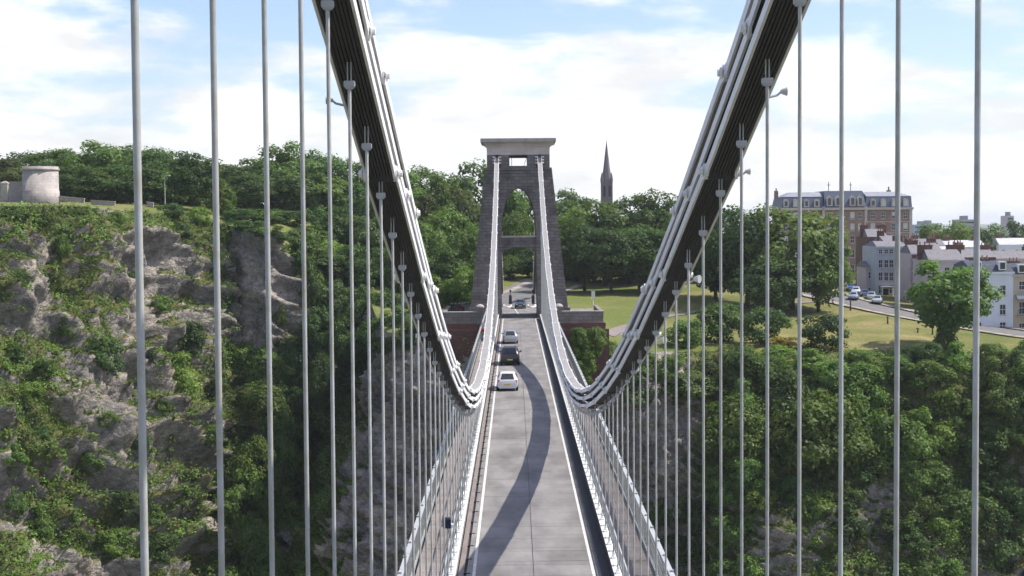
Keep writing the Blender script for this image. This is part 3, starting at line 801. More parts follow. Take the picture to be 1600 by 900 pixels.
floodlight(plane_x(520, 156, -3.62), 'small grey floodlight on the outer side of the left chain, against the sky', 0, 1.57, 0.48, arm=.30)
floodlight(plane_x(1219, 143, 3.62), 'small grey floodlight on the outer side of the right chain, high against the sky', 0, -1.57, 0.48, arm=.30)
floodlight(plane_x(1164, 268, 3.62), 'small grey floodlight on the outer side of the right chain, below the higher one', 0, -1.57, 0.42, arm=.30)
floodlight(plane_x(1084, 436, 3.62), 'white floodlight beside the right chain in front of the big park trees', 0, -2.2, 0.69, arm=.30)
floodlight(plane_x(1031, 531, 3.62), 'white floodlight beside the lower right chain in front of the wooded slope', 0, -2.2, 0.78, arm=.30)
floodlight(plane_x(640, 466, -3.62), 'white floodlight beside the left chain in front of dark trees', 0, 2.2, 0.78, arm=.30)
bx_ = thing('lamp_box', 'dark blue lamp box fixed to a hanger rod above the left footway', 'lamp', (-CHX - .02, Y0 + 13 * PITCH - .05, 2.86))
MB().loft([[(x * k, y * k, z) for x, y in ((-.14, -.13), (.14, -.13), (.14, .13), (-.14, .13))] for k, z in ((.9, 0), (1, .03), (1, .30), (.8, .36))]).build('housing', MT['navy_cloth'], bx_)
MB().box(.145, .22, -.09, .09, .02, .14).build('lens', MT['white'], bx_)
MB().tube([(-.14, 0, .1), (-.24, 0, .02), (-.24, 0, -.2)], .02, 6).build('cable_arm', MT['black'], bx_)

# ------------------------------------------------------------------ the far tower
TW = thing('bridge_tower', 'tall dark stone bridge tower with a pointed arch and pale flared cornice', 'tower', (0.0, 0, 0))
ZT, YF = 21.55, 208.6


def half_out(z): return 7.05 + (4.78 - 7.05) * (z - .8) / (ZT - .8)
def yfront(z): return YF + 1.3 * (z - .8) / (ZT - .8)
def yback(z): return YF + 11.5 - 1.6 * (z - .8) / (ZT - .8)


ZAP, ZSP = 18.75, 12.6          # arch apex and where it starts to close


def half_in(z):
    w0 = 2.62 - .012 * z
    if z <= ZSP: return w0
    t_ = (z - ZSP) / (ZAP - ZSP)
    return (2.62 - .012 * ZSP) * max(0.0, 1 - t_ ** 2.1) ** .54


zl = [-1.0] + list(np.linspace(.8, ZSP, 12)) + list(np.linspace(ZSP + .4, ZAP - .9, 14)) + list(ZAP - np.array([.7, .5, .33, .2, .1, .04, 0])) + [ZAP + .01, ZT]
for s, side in ((-1, 'left'), (1, 'right')):
    rings = []
    for z in zl:
        a, c = half_in(z) if z <= ZAP else 0.0, half_out(z)
        rings.append([(s * max(a, .0), yfront(z), z), (s * c, yfront(z), z), (s * c, yback(z), z), (s * max(a, .0), yback(z), z)] if s > 0 else
                     [(s * c, yfront(z), z), (s * max(a, .0), yfront(z), z), (s * max(a, .0), yback(z), z), (s * c, yback(z), z)])
    MB().loft(rings).build('leg', MT['tower'], TW)
# plinth course, arch rim, cross beam
for s in (-1, 1):
    a, c = sorted((s * 2.75, s * 7.28)); MB().box(a, c, YF - .22, YF + 11.7, -1, 1.5).build('plinth', MT['tower'], TW)
nbm = 14; rings = []
for i in range(nbm + 1):
    u = -1 + 2 * i / nbm; x = u * 2.56
    zb2 = 9.15 + 1.0 * (1 - abs(u) ** 2.6); rings.append([(x, YF + 1.0, zb2), (x, YF + 5.0, zb2), (x, YF + 5.0, 11.55), (x, YF + 1.0, 11.55)])
bm_ = MB().loft([[p for p in r] for r in rings]).build('cross_beam', MT['tower'], TW)
MB().box(-2.5, 2.5, YF + .86, YF + 5.2, 11.552, 11.8).build('beam_coping', MT['slab'], bm_)
rim = MB(); prev = None
for z in list(np.linspace(ZSP - 1.5, ZAP - .5, 22)) + list(ZAP - np.array([.33, .2, .1, .03])):
    pass
# upper block with the chain ports and the central window
Wt = 4.5; zb_, zt_ = ZT + .003, 23.42; yf, yb_ = yfront(ZT) + .12, yback(ZT) - .1
for (x0, x1) in ((-Wt, -3.5), (-2.58, -1.28), (1.28, 2.58), (3.5, Wt)): MB().box(x0, x1, yf, yb_, zb_, zt_).build('pier', MT['tower_up'], TW)
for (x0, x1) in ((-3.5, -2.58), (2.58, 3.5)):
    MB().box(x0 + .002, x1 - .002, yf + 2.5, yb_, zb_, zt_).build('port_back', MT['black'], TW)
MB().box(-1.278, 1.278, yf + .05, yb_ - .05, zb_, zb_ + .28).build('window_sill', MT['tower_up'], TW)
MB().box(-1.278, 1.278, yf + .05, yb_ - .05, zt_ - .12, zt_ - .001).build('window_lintel', MT['tower_up'], TW)
MB().box(-.98, -.90, yf + 3, yf + 3.08, zb_ + .28, zt_ - .12).build('window_bar', MT['tower_up'], TW)
MB().tube([(1.25, yf + 4, zt_ - .2), (.75, yf + 4, zb_ + .28)], .035, 6).build('brace_bar', MT['black'], TW)
MB().box(-Wt, Wt, yf - .04, yb_ + .04, zt_ + .001, 24.15).build('frieze', MT['cornice'], TW)
prof = [(0, 24.152), (.05, 24.5), (.18, 24.8), (.42, 25.05), (.72, 25.22)]
co = MB().loft([[(-Wt - o, yf - .04 - o, z), (Wt + o, yf - .04 - o, z), (Wt + o, yb_ + .04 + o, z), (-Wt - o, yb_ + .04 + o, z)] for o, z in prof]).build('cornice', MT['cornice'], TW)
MB().box(-Wt - .9, Wt + .9, yf - .94, yb_ + .94, 25.222, 25.72).build('coping', MT['slab'], co)
MB().box(-4.8, 4.8, yfront(ZT) - .16, yfront(ZT) - .001, ZT - .32, ZT - .02).build('string_course', MT['tower_up'], TW)
# short fat saddle ends where the chains enter
sad = MB()
for s in (-1, 1):
    sd = MB()
    for k in range(3):
        sd.tube([(s * CHX - .62, yf - .35, chain_z(208.5) + .12 + k * .42), (s * CHX + .62, yf - .35, chain_z(208.5) + .12 + k * .42)], .10, 8)
    sd.build('saddle_bolts', MT['white'], TW)
# land-side chains running down behind the tower
for s, side in ((-1, 'left'), (1, 'right')):
    ch = thing('land_chain', f'chain sloping down to the ground behind the tower, {side} side of the road', 'chain', (s * CHX, 0, 0), 'land chains behind the tower')
    y0_, z0_, y1_, z1_ = YF + 10, 22.3, YF + 66, .4; nl = 8
    for k in range(3):
        for j in range(nl):
            ya, yb = y0_ + (y1_ - y0_) * j / nl, y0_ + (y1_ - y0_) * (j + 1) / nl
            za, zb2 = z0_ + (z1_ - z0_) * j / nl + k * .38, z0_ + (z1_ - z0_) * (j + 1) / nl + k * .38
            L_ = math.hypot(yb - ya, zb2 - za)
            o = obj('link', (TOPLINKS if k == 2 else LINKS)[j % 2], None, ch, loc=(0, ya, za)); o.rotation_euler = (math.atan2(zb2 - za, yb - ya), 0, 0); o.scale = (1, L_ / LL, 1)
            pn = obj('pin', pinm, None, o); pn.scale = (1, LL / L_, 1)

# abutments under the tower
def abutment(side, x0, x1, label):
    A = thing('abutment', label, 'abutment', group='masonry abutments beside the tower')
    y0_, y1_ = 203.6, 224
    MB().box(x0, x1, y0_ + .6, y1_, -14, .45).build('fill', MT['parapet'], A)
    MB().box(x0 - .02, x1 + .02, y0_ + .05, y0_ + .598, -.35, 1.12).build('parapet', MT['parapet'], A)
    MB().box(x0 - .12, x1 + .12, y0_ - .06, y0_ + .75, 1.122, 1.30).build('coping', MT['slab'], A)
    MB().box(x0 - .3, x1 + .3, y0_ - .45, y0_ + .59, -1.2, -.352).build('string_course', MT['redbrick'], A)
    MB().box(x0 - .75, x1 + .75, y0_ - .85, y0_ + .59, -11, -1.202).build('retaining_wall', MT['redbrick'], A)
    xo = x0 if side < 0 else x1
    a, c = sorted((xo, xo - side * .55)); MB().box(a, c, y0_ + .76, y0_ + 15, .452, 1.32).build('side_parapet', MT['parapet'], A)
    xi = x1 if side < 0 else x0
    MB().box(xi - .45, xi + .45, y0_ - .5, y0_ + .7, -.4, 1.9).build('pier', MT['parapet'], A)
    MB().lathe([(.60, 1.902), (.60, 2.05), (.3, 2.3), (.02, 2.36)], 8, (xi, y0_ + .1, 0)).build('pier_cap', MT['slab'], A)
    return A


abutment(-1, -10.8, -5.5, 'stone abutment parapet on a red sandstone base, left of the tower')
abutment(1, 5.5, 11.7, 'stone abutment parapet on a red sandstone base, right of the tower by the lawn')

# ------------------------------------------------------------------ roads behind the tower
struct(MB().box(-5.4, 5.4, 207.62, 226, -.35, -.02).build('tower_roadway', MT['road']))
MB_ = MB().box(-2.6, 2.6, 207.63, 240, -.019, .012).build('approach_road', MT['asphalt']); struct(MB_)
ribbon('approach_road', [(0, 238), (0, 262), (1, 285), (5, 312), (16, 340)], 11.0, MT['road'], .10)
ribbon('pavement', [(-5.2, 226), (-5.0, 262), (-3.5, 285), (3, 316)], 1.8, MT['paleStone'], .16)
ribbon('pavement', [(5.2, 226), (5.2, 262), (6.5, 283), (13, 306)], 1.6, MT['paleStone'], .16)
# cross street and its pale kerb lines seen through the arch
ribbon('cross_road', [(-14, 287), (0, 290), (14, 288)], 5.0, MT['road'], .14)


def island(px, py, label, flip):
    p = onz(px, py, .0)
    I = thing('traffic_island', label, 'traffic island', (p[0], p[1], 0.013), 'traffic islands at the toll gate')
    o = [(math.cos(a) * (.85 if math.cos(a) * flip > 0 else .6), math.sin(a) * 4.6) for a in np.linspace(0, 2 * math.pi, 20, endpoint=False)]
    MB().loft([[(x, y, 0) for x, y in o], [(x, y, .13) for x, y in o], [(x * .9, y * .95, .15) for x, y in o]]).build('kerb', MT['white'], I)
    MB().loft([[(x * .78, y * .9, .151) for x, y in o], [(x * .76, y * .88, .165) for x, y in o]]).build('paving', MT['footway'], I)
    return I


island(794, 478, 'white kerbed traffic island left of the oncoming dark car', -1)
island(830, 478, 'white kerbed traffic island right of the oncoming dark car', 1)


def gate_post(px, py, label):
    p = onz(px, py, .16); g = thing('toll_gate_post', label, 'gate post', (p[0], p[1], .17), 'toll gate posts')
    MB().box(-.27, .27, -.2, .2, 0, .12).build('base', MT['slab'], g)
    MB().loft([[(x * k, y * k, z) for x, y in ((-.24, -.18), (.24, -.18), (.24, .18), (-.24, .18))] for k, z in ((1, .121), (1, 1.35), (.8, 1.55), (.5, 1.62))]).build('cabinet', MT['black'], g)
    MB().tube([(0, 0, 1.62), (0, 0, 2.15)], .05, 6).build('stem', MT['black'], g)
    MB().box(-.16, .16, -.08, .08, 2.12, 2.45).build('signal_head', MT['black'], g)


gate_post(797.5, 476, 'black toll gate post on the island left of the oncoming car')
gate_post(833, 476, 'black toll gate post on the island right of the oncoming car')
for px, sd in ((783.5, 'left'), (841, 'right')):
    p = onz(px, 493, .02)
    bo = thing('bollard', f'short white bollard at the {sd} kerb where the deck meets the tower', 'bollard', (p[0], p[1], .02), 'white bollards by the tower')
    MB().lathe([(.16, 0), (.16, .06), (.11, .1), (.10, .85), (.13, .9), (.09, 1.02), (.01, 1.06)], 10).build('post', MT['white'], bo)
    MB().lathe([(.115, .62), (.115, .74)], 10).build('band', MT['black'], bo)
a_, c_ = onz(803, 481, 0), onz(811, 492, 0)
v_ = Vector((c_[0] - a_[0], c_[1] - a_[1])).normalized(); n_ = Vector((-v_.y, v_.x)) * .08
struct(MB().add([(a_[0] + n_.x, a_[1] + n_.y, .02), (a_[0] - n_.x, a_[1] - n_.y, .02), (c_[0] - n_.x, c_[1] - n_.y, .02), (c_[0] + n_.x, c_[1] + n_.y, .02)], [(0, 1, 2, 3)]).build('lane_marking', MT['line']))
# give-way bars further up the road
for k_, (yy, x0, x1) in enumerate(((247, -1.6, 3.0), (262, -1.0, 3.4))):
    zz = float(ground_z(0, yy)) + .17
    struct(MB().box(x0, x1, yy, yy + .45, zz - .03, zz).build('lane_marking', MT['line']))

# ------------------------------------------------------------------ cars
def make_car(name, label, paint, loc, rz, kind='hatch', group=None, plate='plate'):
    """y axis points to the front of the car; rz turns it"""
    T = thing(name, label, 'car', loc, group, rz)
    if kind == 'hatch':   # y, half width low/belt, z low, belt, roof half width, z roof
        S = [(-1.90, .66, .40, .78, .58, .80), (-1.86, .78, .30, .88, .66, .92), (-1.62, .83, .24, .95, .62, 1.13), (-1.32, .845, .22, .96, .575, 1.42), (-.6, .85, .20, .96, .59, 1.48), (.1, .85, .20, .95, .585, 1.46),
             (.55, .85, .20, .94, .56, 1.36), (1.05, .845, .20, .92, .62, 1.02), (1.25, .84, .22, .90, .66, .94), (1.65, .80, .25, .82, .62, .84), (1.90, .70, .32, .68, .54, .70), (1.97, .58, .38, .58, .46, .60)]
    elif kind == 'suv':
        S = [(-2.2, .72, .42, .95, .66, .98), (-2.15, .86, .34, 1.06, .72, 1.10), (-2.0, .90, .28, 1.10, .69, 1.28), (-1.75, .91, .26, 1.10, .66, 1.66), (-.8, .92, .25, 1.09, .68, 1.72), (.1, .92, .25, 1.08, .67, 1.70),
             (.5, .92, .25, 1.06, .64, 1.58), (1.0, .91, .25, 1.04, .70, 1.16), (1.3, .90, .26, 1.02, .74, 1.06), (1.8, .87, .28, .94, .70, .97), (2.15, .76, .34, .80, .60, .82), (2.22, .62, .42, .68, .50, .70)]
    else:                 # saloon
        S = [(-2.15, .66, .42, .80, .60, .84), (-2.1, .80, .32, .88, .70, .92), (-1.65, .85, .24, .92, .70, .96), (-1.45, .86, .22, .94, .66, 1.02), (-.95, .87, .20, .95, .58, 1.36), (-.2, .87, .20, .95, .60, 1.43),
             (.3, .87, .20, .94, .57, 1.36), (.95, .86, .20, .92, .66, 1.0), (1.15, .85, .21, .90, .68, .93), (1.7, .82, .24, .83, .66, .85), (2.1, .72, .32, .70, .56, .72), (2.18, .6, .38, .6, .48, .62)]
    rings = []
    for (y, w, zl_, zb2, wr, zr) in S:
        r = [(w * .86, zl_), (w * .99, zl_ + .10), (w, zl_ + (zb2 - zl_) * .55), (w * .975, zb2), (wr * 1.02, zr - .05), (wr * .86, zr), (0, zr + .02)]
        ring = [(x, y, z) for x, z in r] + [(-x, y, z) for x, z in r[-2::-1]]
        rings.append(ring)
    body = MB().loft(rings).build('body', paint, T, smooth=True)
    # panes lie on the cabin faces, a finger's width proud of them
    ci = [i for i, q_ in enumerate(S) if q_[5] - q_[3] > .15]
    c0, c1 = ci[0], ci[-1]
    def pane(nm, quad, off, ins=.07):
        q4 = [Vector(p) for p in quad]; c = sum(q4, Vector()) / 4; nrm = (q4[1] - q4[0]).cross(q4[3] - q4[0]).normalized()
        if nrm.dot(Vector(off)) < 0: nrm = -nrm
        i4 = [p + (c - p).normalized() * ins for p in q4]
        MB().loft([[p + nrm * .004 for p in i4], [p + nrm * .045 for p in i4]]).build(nm, MT['carglass'], T)
    def pt(i, sx, f):    # f 0 = belt, 1 = roof edge
        y, w, zl_, zb2, wr, zr = S[i]; a_, b_ = Vector((w * .975, y, zb2)), Vector((wr * 1.02, y, zr - .05)); p = a_.lerp(b_, f); return (sx * p.x, p.y, p.z)
    for sx in (-1, 1):
        mid = (c0 + c1 + 1) // 2
        for (i, j) in ((c0 + 1, mid), (mid, c1)):
            pane('side_window', [pt(i, sx, .08), pt(j, sx, .08), pt(j, sx, .95), pt(i, sx, .95)], (sx, 0, .2))
    lo, hi = S[c0 - 1], S[min(c0 + 1, c1)]
    if kind == 'saloon': lo, hi = S[3], S[4]
    pane('rear_window', [(-lo[4] * .95, lo[0], lo[5]), (lo[4] * .95, lo[0], lo[5]), (hi[4] * .9, hi[0], hi[5] - .03), (-hi[4] * .9, hi[0], hi[5] - .03)], (0, -1, .5), .10)
    lo, hi = S[c1 + 1], S[c1]
    pane('windscreen', [(-lo[4] * .98, lo[0], lo[5]), (lo[4] * .98, lo[0], lo[5]), (hi[4] * .92, hi[0], hi[5] - .02), (-hi[4] * .92, hi[0], hi[5] - .02)], (0, 1, .6), .07)
    hw, L0, L1 = S[4][1], S[0][0], S[-1][0]
    for sx in (-1, 1):
        for yw in (L0 + .66, L1 - .72):
            wheel = MB().lathe([(.20, -.1), (.30, -.1), (.315, -.06), (.315, .06), (.30, .1), (.20, .1)], 16).build('wheel', MT['tyre'], T, loc=(sx * (hw - .09), yw, .315)); wheel.rotation_euler = (0, math.pi / 2, 0)
            MB().lathe([(.19, -.11), (.19, .11), (.06, .118), (.01, .118)], 12).build('rim', MT['rim'], wheel)
        MB().box(min(sx * hw * .72, sx * hw * .93), max(sx * hw * .72, sx * hw * .93), L0 + .02, L0 + .16, S[1][3] - .20, S[1][3] + .02).build('tail_light', MT['taillight'], T)
        MB().box(min(sx * hw * .50, sx * hw * .84), max(sx * hw * .50, sx * hw * .84), L1 - .24, L1 - .03, S[-2][3] - .08, S[-2][3] + .05).build('headlight', MT['headlight'], T)
        mr = MB().loft([[(sx * (hw + x), S[c1][0] + .25 + y, S[c1][3] + z) for x, y, z in rr] for rr in ([(.0, -.03, .02), (.0, .03, .02), (.0, .03, .06), (.0, -.03, .06)], [(.06, -.06, 0), (.06, .06, 0), (.06, .06, .13), (.06, -.06, .13)], [(.2, -.05, .01), (.2, .05, .01), (.2, .05, .12), (.2, -.05, .12)])]).build('wing_mirror', paint, T)
    MB().box(-.26, .26, L0 - .035, L0 + .02, .52, .63).build('number_plate', MT[plate], T)
    MB().box(-.26, .26, L1 - .02, L1 + .03, .42, .53).build('number_plate', MT['plate_w'], T)
    MB().box(-hw * .80, hw * .80, L0 - .03, L0 + .12, .24, .40).build('bumper', MT['tyre'] if kind != 'hatch' else paint, T)
    return T


def road_car(px, py, **kw):
    p = onz(px, py, 0.0); return make_car(loc=(p[0], p[1] + 1.9, 0.003), rz=0, **kw)


road_car(793, 611.5, name='hatchback', label='white hatchback seen from behind, last of the queue on the bridge deck', paint=carpaint('white_car_paint', (.62, .62, .63), .0), kind='hatch', group='cars on the bridge')
road_car(797, 571, name='estate_car', label='black car seen from behind, between the white and the silver cars', paint=carpaint('black_car_paint', (.012, .013, .016), .1), kind='suv', group='cars on the bridge')
road_car(797.5, 537.5, name='hatchback', label='silver hatchback seen from behind, first of the three leaving the deck', paint=carpaint('silver_car_paint', (.42, .43, .45), .5), kind='hatch', group='cars on the bridge')
p = onz(813, 482.5, 0.013)
make_car('saloon_car', 'dark car facing us between the white kerbed islands beyond the arch', carpaint('charcoal_car_paint', (.025, .028, .034), .3), (p[0], p[1] + 2.1, .016), math.pi, 'saloon', 'cars on the bridge')

# ------------------------------------------------------------------ person on the left footway
def skin_mesh(name, verts, edges, radii, material, parent, sub=1):
    me_ = bpy.data.meshes.new(name); me_.from_pydata(verts, edges, []); o = obj(name, me_, material, parent, True)
    md = o.modifiers.new('skin', 'SKIN'); md.use_smooth_shade = True
    for v, r in zip(me_.skin_vertices[0].data, radii): v.radius = (r[0], r[1]) if hasattr(r, '__len__') else (r, r)
    me_.skin_vertices[0].data[0].use_root = True
    sd = o.modifiers.new('sub', 'SUBSURF'); sd.levels = sub; sd.render_levels = sub
    return o


pp_ = onz(756, 533, .15)
PS = thing('person', 'person in red top and dark trousers walking on the left footway near the tower', 'person', (pp_[0], pp_[1], .14))
V_ = [(0, 0, .94), (0, .01, 1.15), (0, .02, 1.40), (0, .01, 1.50), (0, .0, 1.62), (0, -.01, 1.70),
      (.17, .01, 1.40), (.22, -.02, 1.14), (.20, -.14, .93), (.19, -.19, .86), (-.17, .01, 1.40), (-.23, .06, 1.15), (-.22, .02, .92), (-.21, -.01, .84),
      (.09, 0, .88), (.10, -.12, .50), (.10, -.20, .09), (.10, -.34, .04), (-.09, 0, .88), (-.10, .10, .50), (-.10, .26, .13), (-.10, .13, .04)]
E_ = [(0, 1), (1, 2), (2, 3), (3, 4), (4, 5), (2, 6), (6, 7), (7, 8), (8, 9), (2, 10), (10, 11), (11, 12), (12, 13), (0, 14), (14, 15), (15, 16), (16, 17), (0, 18), (18, 19), (19, 20), (20, 21)]
R_ = [(.15, .11), (.14, .10), (.16, .10), .055, (.08, .10), (.07, .085), .065, .048, .034, .04, .065, .048, .034, .04, .09, .06, .042, .035, .09, .06, .042, .035]
skin_mesh('body', V_, E_, R_, MT['skin'], PS)
skin_mesh('red_top', [V_[i] for i in (0, 1, 2, 6, 7, 8, 10, 11, 12)], [(0, 1), (1, 2), (2, 3), (3, 4), (4, 5), (2, 6), (6, 7), (7, 8)], [(.175, .13), (.17, .125), (.185, .125), .085, .066, .05, .085, .066, .05], MT['red_cloth'], PS)
skin_mesh('trousers', [V_[0], V_[14], V_[15], V_[16], V_[18], V_[19], V_[20]], [(0, 1), (1, 2), (2, 3), (0, 4), (4, 5), (5, 6)], [(.165, .13), .108, .08, .062, .108, .08, .062], MT['navy_cloth'], PS)
skin_mesh('hair', [(0, .03, 1.66), (0, .02, 1.74)], [(0, 1)], [(.085, .09), (.08, .085)], MT['hair'], PS)

# ------------------------------------------------------------------ buildings
def wall_with_holes(x0, x1, z0, z1, y, holes, mb, rev=.18):
    """front wall in the plane y with rectangular openings (hx0,hx1,hz0,hz1) and reveals"""
    xsn = sorted({x0, x1, *[h[0] for h in holes], *[h[1] for h in holes]}); zsn = sorted({z0, z1, *[h[2] for h in holes], *[h[3] for h in holes]})
    for i in range(len(xsn) - 1):
        for j in range(len(zsn) - 1):
            cx_, cz_ = (xsn[i] + xsn[i + 1]) / 2, (zsn[j] + zsn[j + 1]) / 2
            if any(h[0] < cx_ < h[1] and h[2] < cz_ < h[3] for h in holes): continue
            mb.add([(xsn[i], y, zsn[j]), (xsn[i + 1], y, zsn[j]), (xsn[i + 1], y, zsn[j + 1]), (xsn[i], y, zsn[j + 1])], [(0, 1, 2, 3)])
    for a, b_, c, d in holes:
        mb.add([(a, y, c), (b_, y, c), (b_, y, d), (a, y, d), (a, y + rev, c), (b_, y + rev, c), (b_, y + rev, d), (a, y + rev, d)], [(0, 4, 5, 1), (1, 5, 6, 2), (2, 6, 7, 3), (3, 7, 4, 0)])


def window(parent, a, b_, c, d, y, blind=0.0, rev=.14, framem='white'):
    """sash window filling the opening: frame, glass, and a blind drawn down to 'blind'"""
    t_ = .07
    f_ = MB().box(a, b_, y + rev - .05, y + rev, c, c + t_).box(a, b_, y + rev - .05, y + rev, d - t_, d).box(a, a + t_, y + rev - .05, y + rev, c + t_, d - t_).box(b_ - t_, b_, y + rev - .05, y + rev, c + t_, d - t_)
    f_.box(a + t_, b_ - t_, y + rev - .04, y + rev, (c + d) / 2 - .03, (c + d) / 2 + .03).box((a + b_) / 2 - .02, (a + b_) / 2 + .02, y + rev - .03, y + rev, c + t_, d - t_)
    w_ = f_.build('window', MT[framem], parent)
    MB().box(a, b_, y + rev + .002, y + rev + .02, c, d).build('pane', MT['glass'], w_)
    if blind: MB().box(a + t_, b_ - t_, y + rev - .012, y + rev - .002, d - t_ - (d - c - 2 * t_) * blind, d - t_).build('blind', MT['blind'], w_)
    MB().box(a - .1, b_ + .1, y - .12, y - .002, c - .12, c).build('sill', MT['hotelstone'], w_)
    return w_


def chimney(parent, x, y, z, w=1.6, d=.8, h=1.0, npots=3):
    c = MB().box(x - w / 2, x + w / 2, y - d / 2, y + d / 2, z - 1.5, z + h).box(x - w / 2 - .08, x + w / 2 + .08, y - d / 2 - .08, y + d / 2 + .08, z + h, z + h + .18).build('chimney', MT['chimney'], parent)
    pm = MB()
    for i in range(npots): pm.lathe([(.15, 0), (.11, .5), (.14, .55), (.13, .62)], 7, (x - w / 2 + (i + .5) * w / npots, y, z + h + .18))
    pm.build('chimney_pots', MT['pot'], c)


def house(name, label, px0, px1, py_b, py_e, d, depth, wallm, rows, cols, winw=.95, roof='parapet', roofm='roofgrey', ridge=2.4, chim=(), blinds=(), base_ext=4.0, band=True, group='terraced houses along the street', shopdoor=None):
    p0, p1 = un(px0, py_b, d), un(px1, py_b, d); zt = float(un((px0 + px1) / 2, py_e, d)[2]); zb2 = float(p0[2])
    H_ = thing(name, label, 'house', (float(p0[0]), float(d), zb2), group); W = float(p1[0] - p0[0]); Hh = zt - zb2
    hs = []
    for ri, (pr, hh) in enumerate(rows):
        zc = float(un((px0 + px1) / 2, pr, d)[2]) - zb2
        for ci_, pc in enumerate(cols):
            xc = float(un(pc, pr, d)[0] - p0[0])
            hs.append((xc - winw / 2, xc + winw / 2, zc - hh / 2, zc + hh / 2))
    if shopdoor is not None:
        xc = float(un(shopdoor, py_b, d)[0] - p0[0]); hs_d = (xc - .55, xc + .55, .05, 2.35)
        hs = [h for h in hs if not (h[1] > hs_d[0] and h[0] < hs_d[1] and h[2] < hs_d[3])]
    else: hs_d = None
    wm = MB(); wall_with_holes(0, W, -base_ext, Hh, 0, hs + ([hs_d] if hs_d else []), wm)
    wm.add([(0, 0, -base_ext), (W, 0, -base_ext), (W, depth, -base_ext), (0, depth, -base_ext), (0, 0, Hh), (W, 0, Hh), (W, depth, Hh), (0, depth, Hh)], [(1, 2, 6, 5), (2, 3, 7, 6), (3, 0, 4, 7)])
    wm.build('wall', MT[wallm], H_)
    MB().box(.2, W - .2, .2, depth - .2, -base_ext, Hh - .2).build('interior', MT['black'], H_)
    for i, h in enumerate(hs): window(H_, *h, 0, blind=(blinds[i % len(blinds)] if blinds else 0))
    if hs_d:
        dd = MB().box(hs_d[0], hs_d[1], .10, .15, hs_d[2], hs_d[3]).build('door', MT['black'], H_); MB().box(hs_d[1] - .2, hs_d[1] - .12, .05, .10, 1.1, 1.2).build('handle', MT['rim'], dd)
    if band: MB().box(-.15, W + .15, -.22, -.002, Hh - .35, Hh).build('cornice', MT[wallm], H_)
    if roof == 'parapet':
        r_ = MB().loft([[(.25, .3, Hh + .001), (W - .25, .3, Hh + .001), (W - .25, depth - .3, Hh + .001), (.25, depth - .3, Hh + .001)], [(.6, depth * .45, Hh + ridge), (W - .6, depth * .45, Hh + ridge), (W - .6, depth * .55, Hh + ridge), (.6, depth * .55, Hh + ridge)]]).build('roof', MT[roofm], H_)
    elif roof == 'mansard':
        r_ = MB().loft([[(0, .05, Hh + .001), (W, .05, Hh + .001), (W, depth, Hh + .001), (0, depth, Hh + .001)], [(.1, .8, Hh + ridge), (W - .1, .8, Hh + ridge), (W - .1, depth - .8, Hh + ridge), (.1, depth - .8, Hh + ridge)], [(.4, depth * .45, Hh + ridge + .7), (W - .4, depth * .45, Hh + ridge + .7), (W - .4, depth * .55, Hh + ridge + .7), (.4, depth * .55, Hh + ridge + .7)]]).build('roof', MT[roofm], H_)
        for pc in cols:
            xc = float(un(pc, py_e, d)[0] - p0[0]); dm = MB().box(xc - .6, xc + .6, .15, 1.4, Hh + .3, Hh + 1.75).build('dormer', MT['white'], H_)
            MB().box(xc - .42, xc + .42, .12, .148, Hh + .45, Hh + 1.55).build('pane', MT['glass'], dm)
    else:
        r_ = MB().add([(-.2, -.2, Hh + .002), (W + .2, -.2, Hh + .002), (W + .2, depth + .2, Hh + .002), (-.2, depth + .2, Hh + .002), (-.2, depth / 2, Hh + ridge), (W + .2, depth / 2, Hh + ridge)],
                      [(0, 1, 5, 4), (2, 3, 4, 5), (0, 4, 3), (1, 2, 5), (0, 3, 2, 1)]).build('roof', MT[roofm], H_)
    for fx, w_ in chim: chimney(H_, W * fx, depth * .5, Hh + ridge * .8, w=w_)
    return H_, W, Hh


# terrace on the right, lower end nearest
Hs, W, Hh = house('terraced_house', 'white rendered house with dark sash windows right of the ivy-clad tree', 1512, 1583, 527, 425, 244, 9, 'wall_white', [(454, 1.75), (484, 1.8), (509, 1.2)], [1529, 1567], 1.05, 'mansard', 'house_slate', 1.1, chim=((.5, 2.4),), shopdoor=None)
Hb, W, Hh = house('terraced_house', 'buff stucco house with canopied iron balcony at the right edge', 1583.5, 1650, 527, 429, 244, 9, 'wall_buff', [(446, 1.5), (481, 2.1), (512, 1.6)], [1597, 1614, 1634], 1.0, 'mansard', 'house_slate', 1.2, chim=((.2, 1.8), (.8, 1.8)))
bz = float(un(1600, 493, 244)[2]) - Hb.location.z
bal = MB().box(.3, W - .2, -1.2, -.002, bz - .12, bz).build('balcony', MT['slab'], Hb)
rr_ = MB().box(.3, W - .2, -1.2, -1.15, bz + .95, bz + 1.02)
for k in range(26): rr_.box(.3 + k * (W - .55) / 25, .34 + k * (W - .55) / 25, -1.19, -1.16, bz, bz + .95)
rr_.build('balcony_railing', MT['black'], bal)
rings = []
for k in range(7):
    a = k / 6 * 1.4; rings.append([(.2, -1.35 * math.sin(a) - .02, bz + 2.55 + .9 * math.cos(a)), (W - .1, -1.35 * math.sin(a) - .02, bz + 2.55 + .9 * math.cos(a)), (W - .1, -1.30 * math.sin(a), bz + 2.50 + .9 * math.cos(a)), (.2, -1.30 * math.sin(a), bz + 2.50 + .9 * math.cos(a))])
MB().loft(rings).build('balcony_canopy', MT['slate'], Hb)
house('terraced_house', 'pink rendered house half hidden behind the ivy-clad tree', 1449, 1511.5, 508, 406, 262, 10, 'wall_pink', [(424, 1.5), (450, 1.6), (478, 1.8)], [1461, 1480, 1499], 1.0, 'parapet', 'roofgrey', 1.8, chim=((.12, 2.6), (.85, 2.6)))
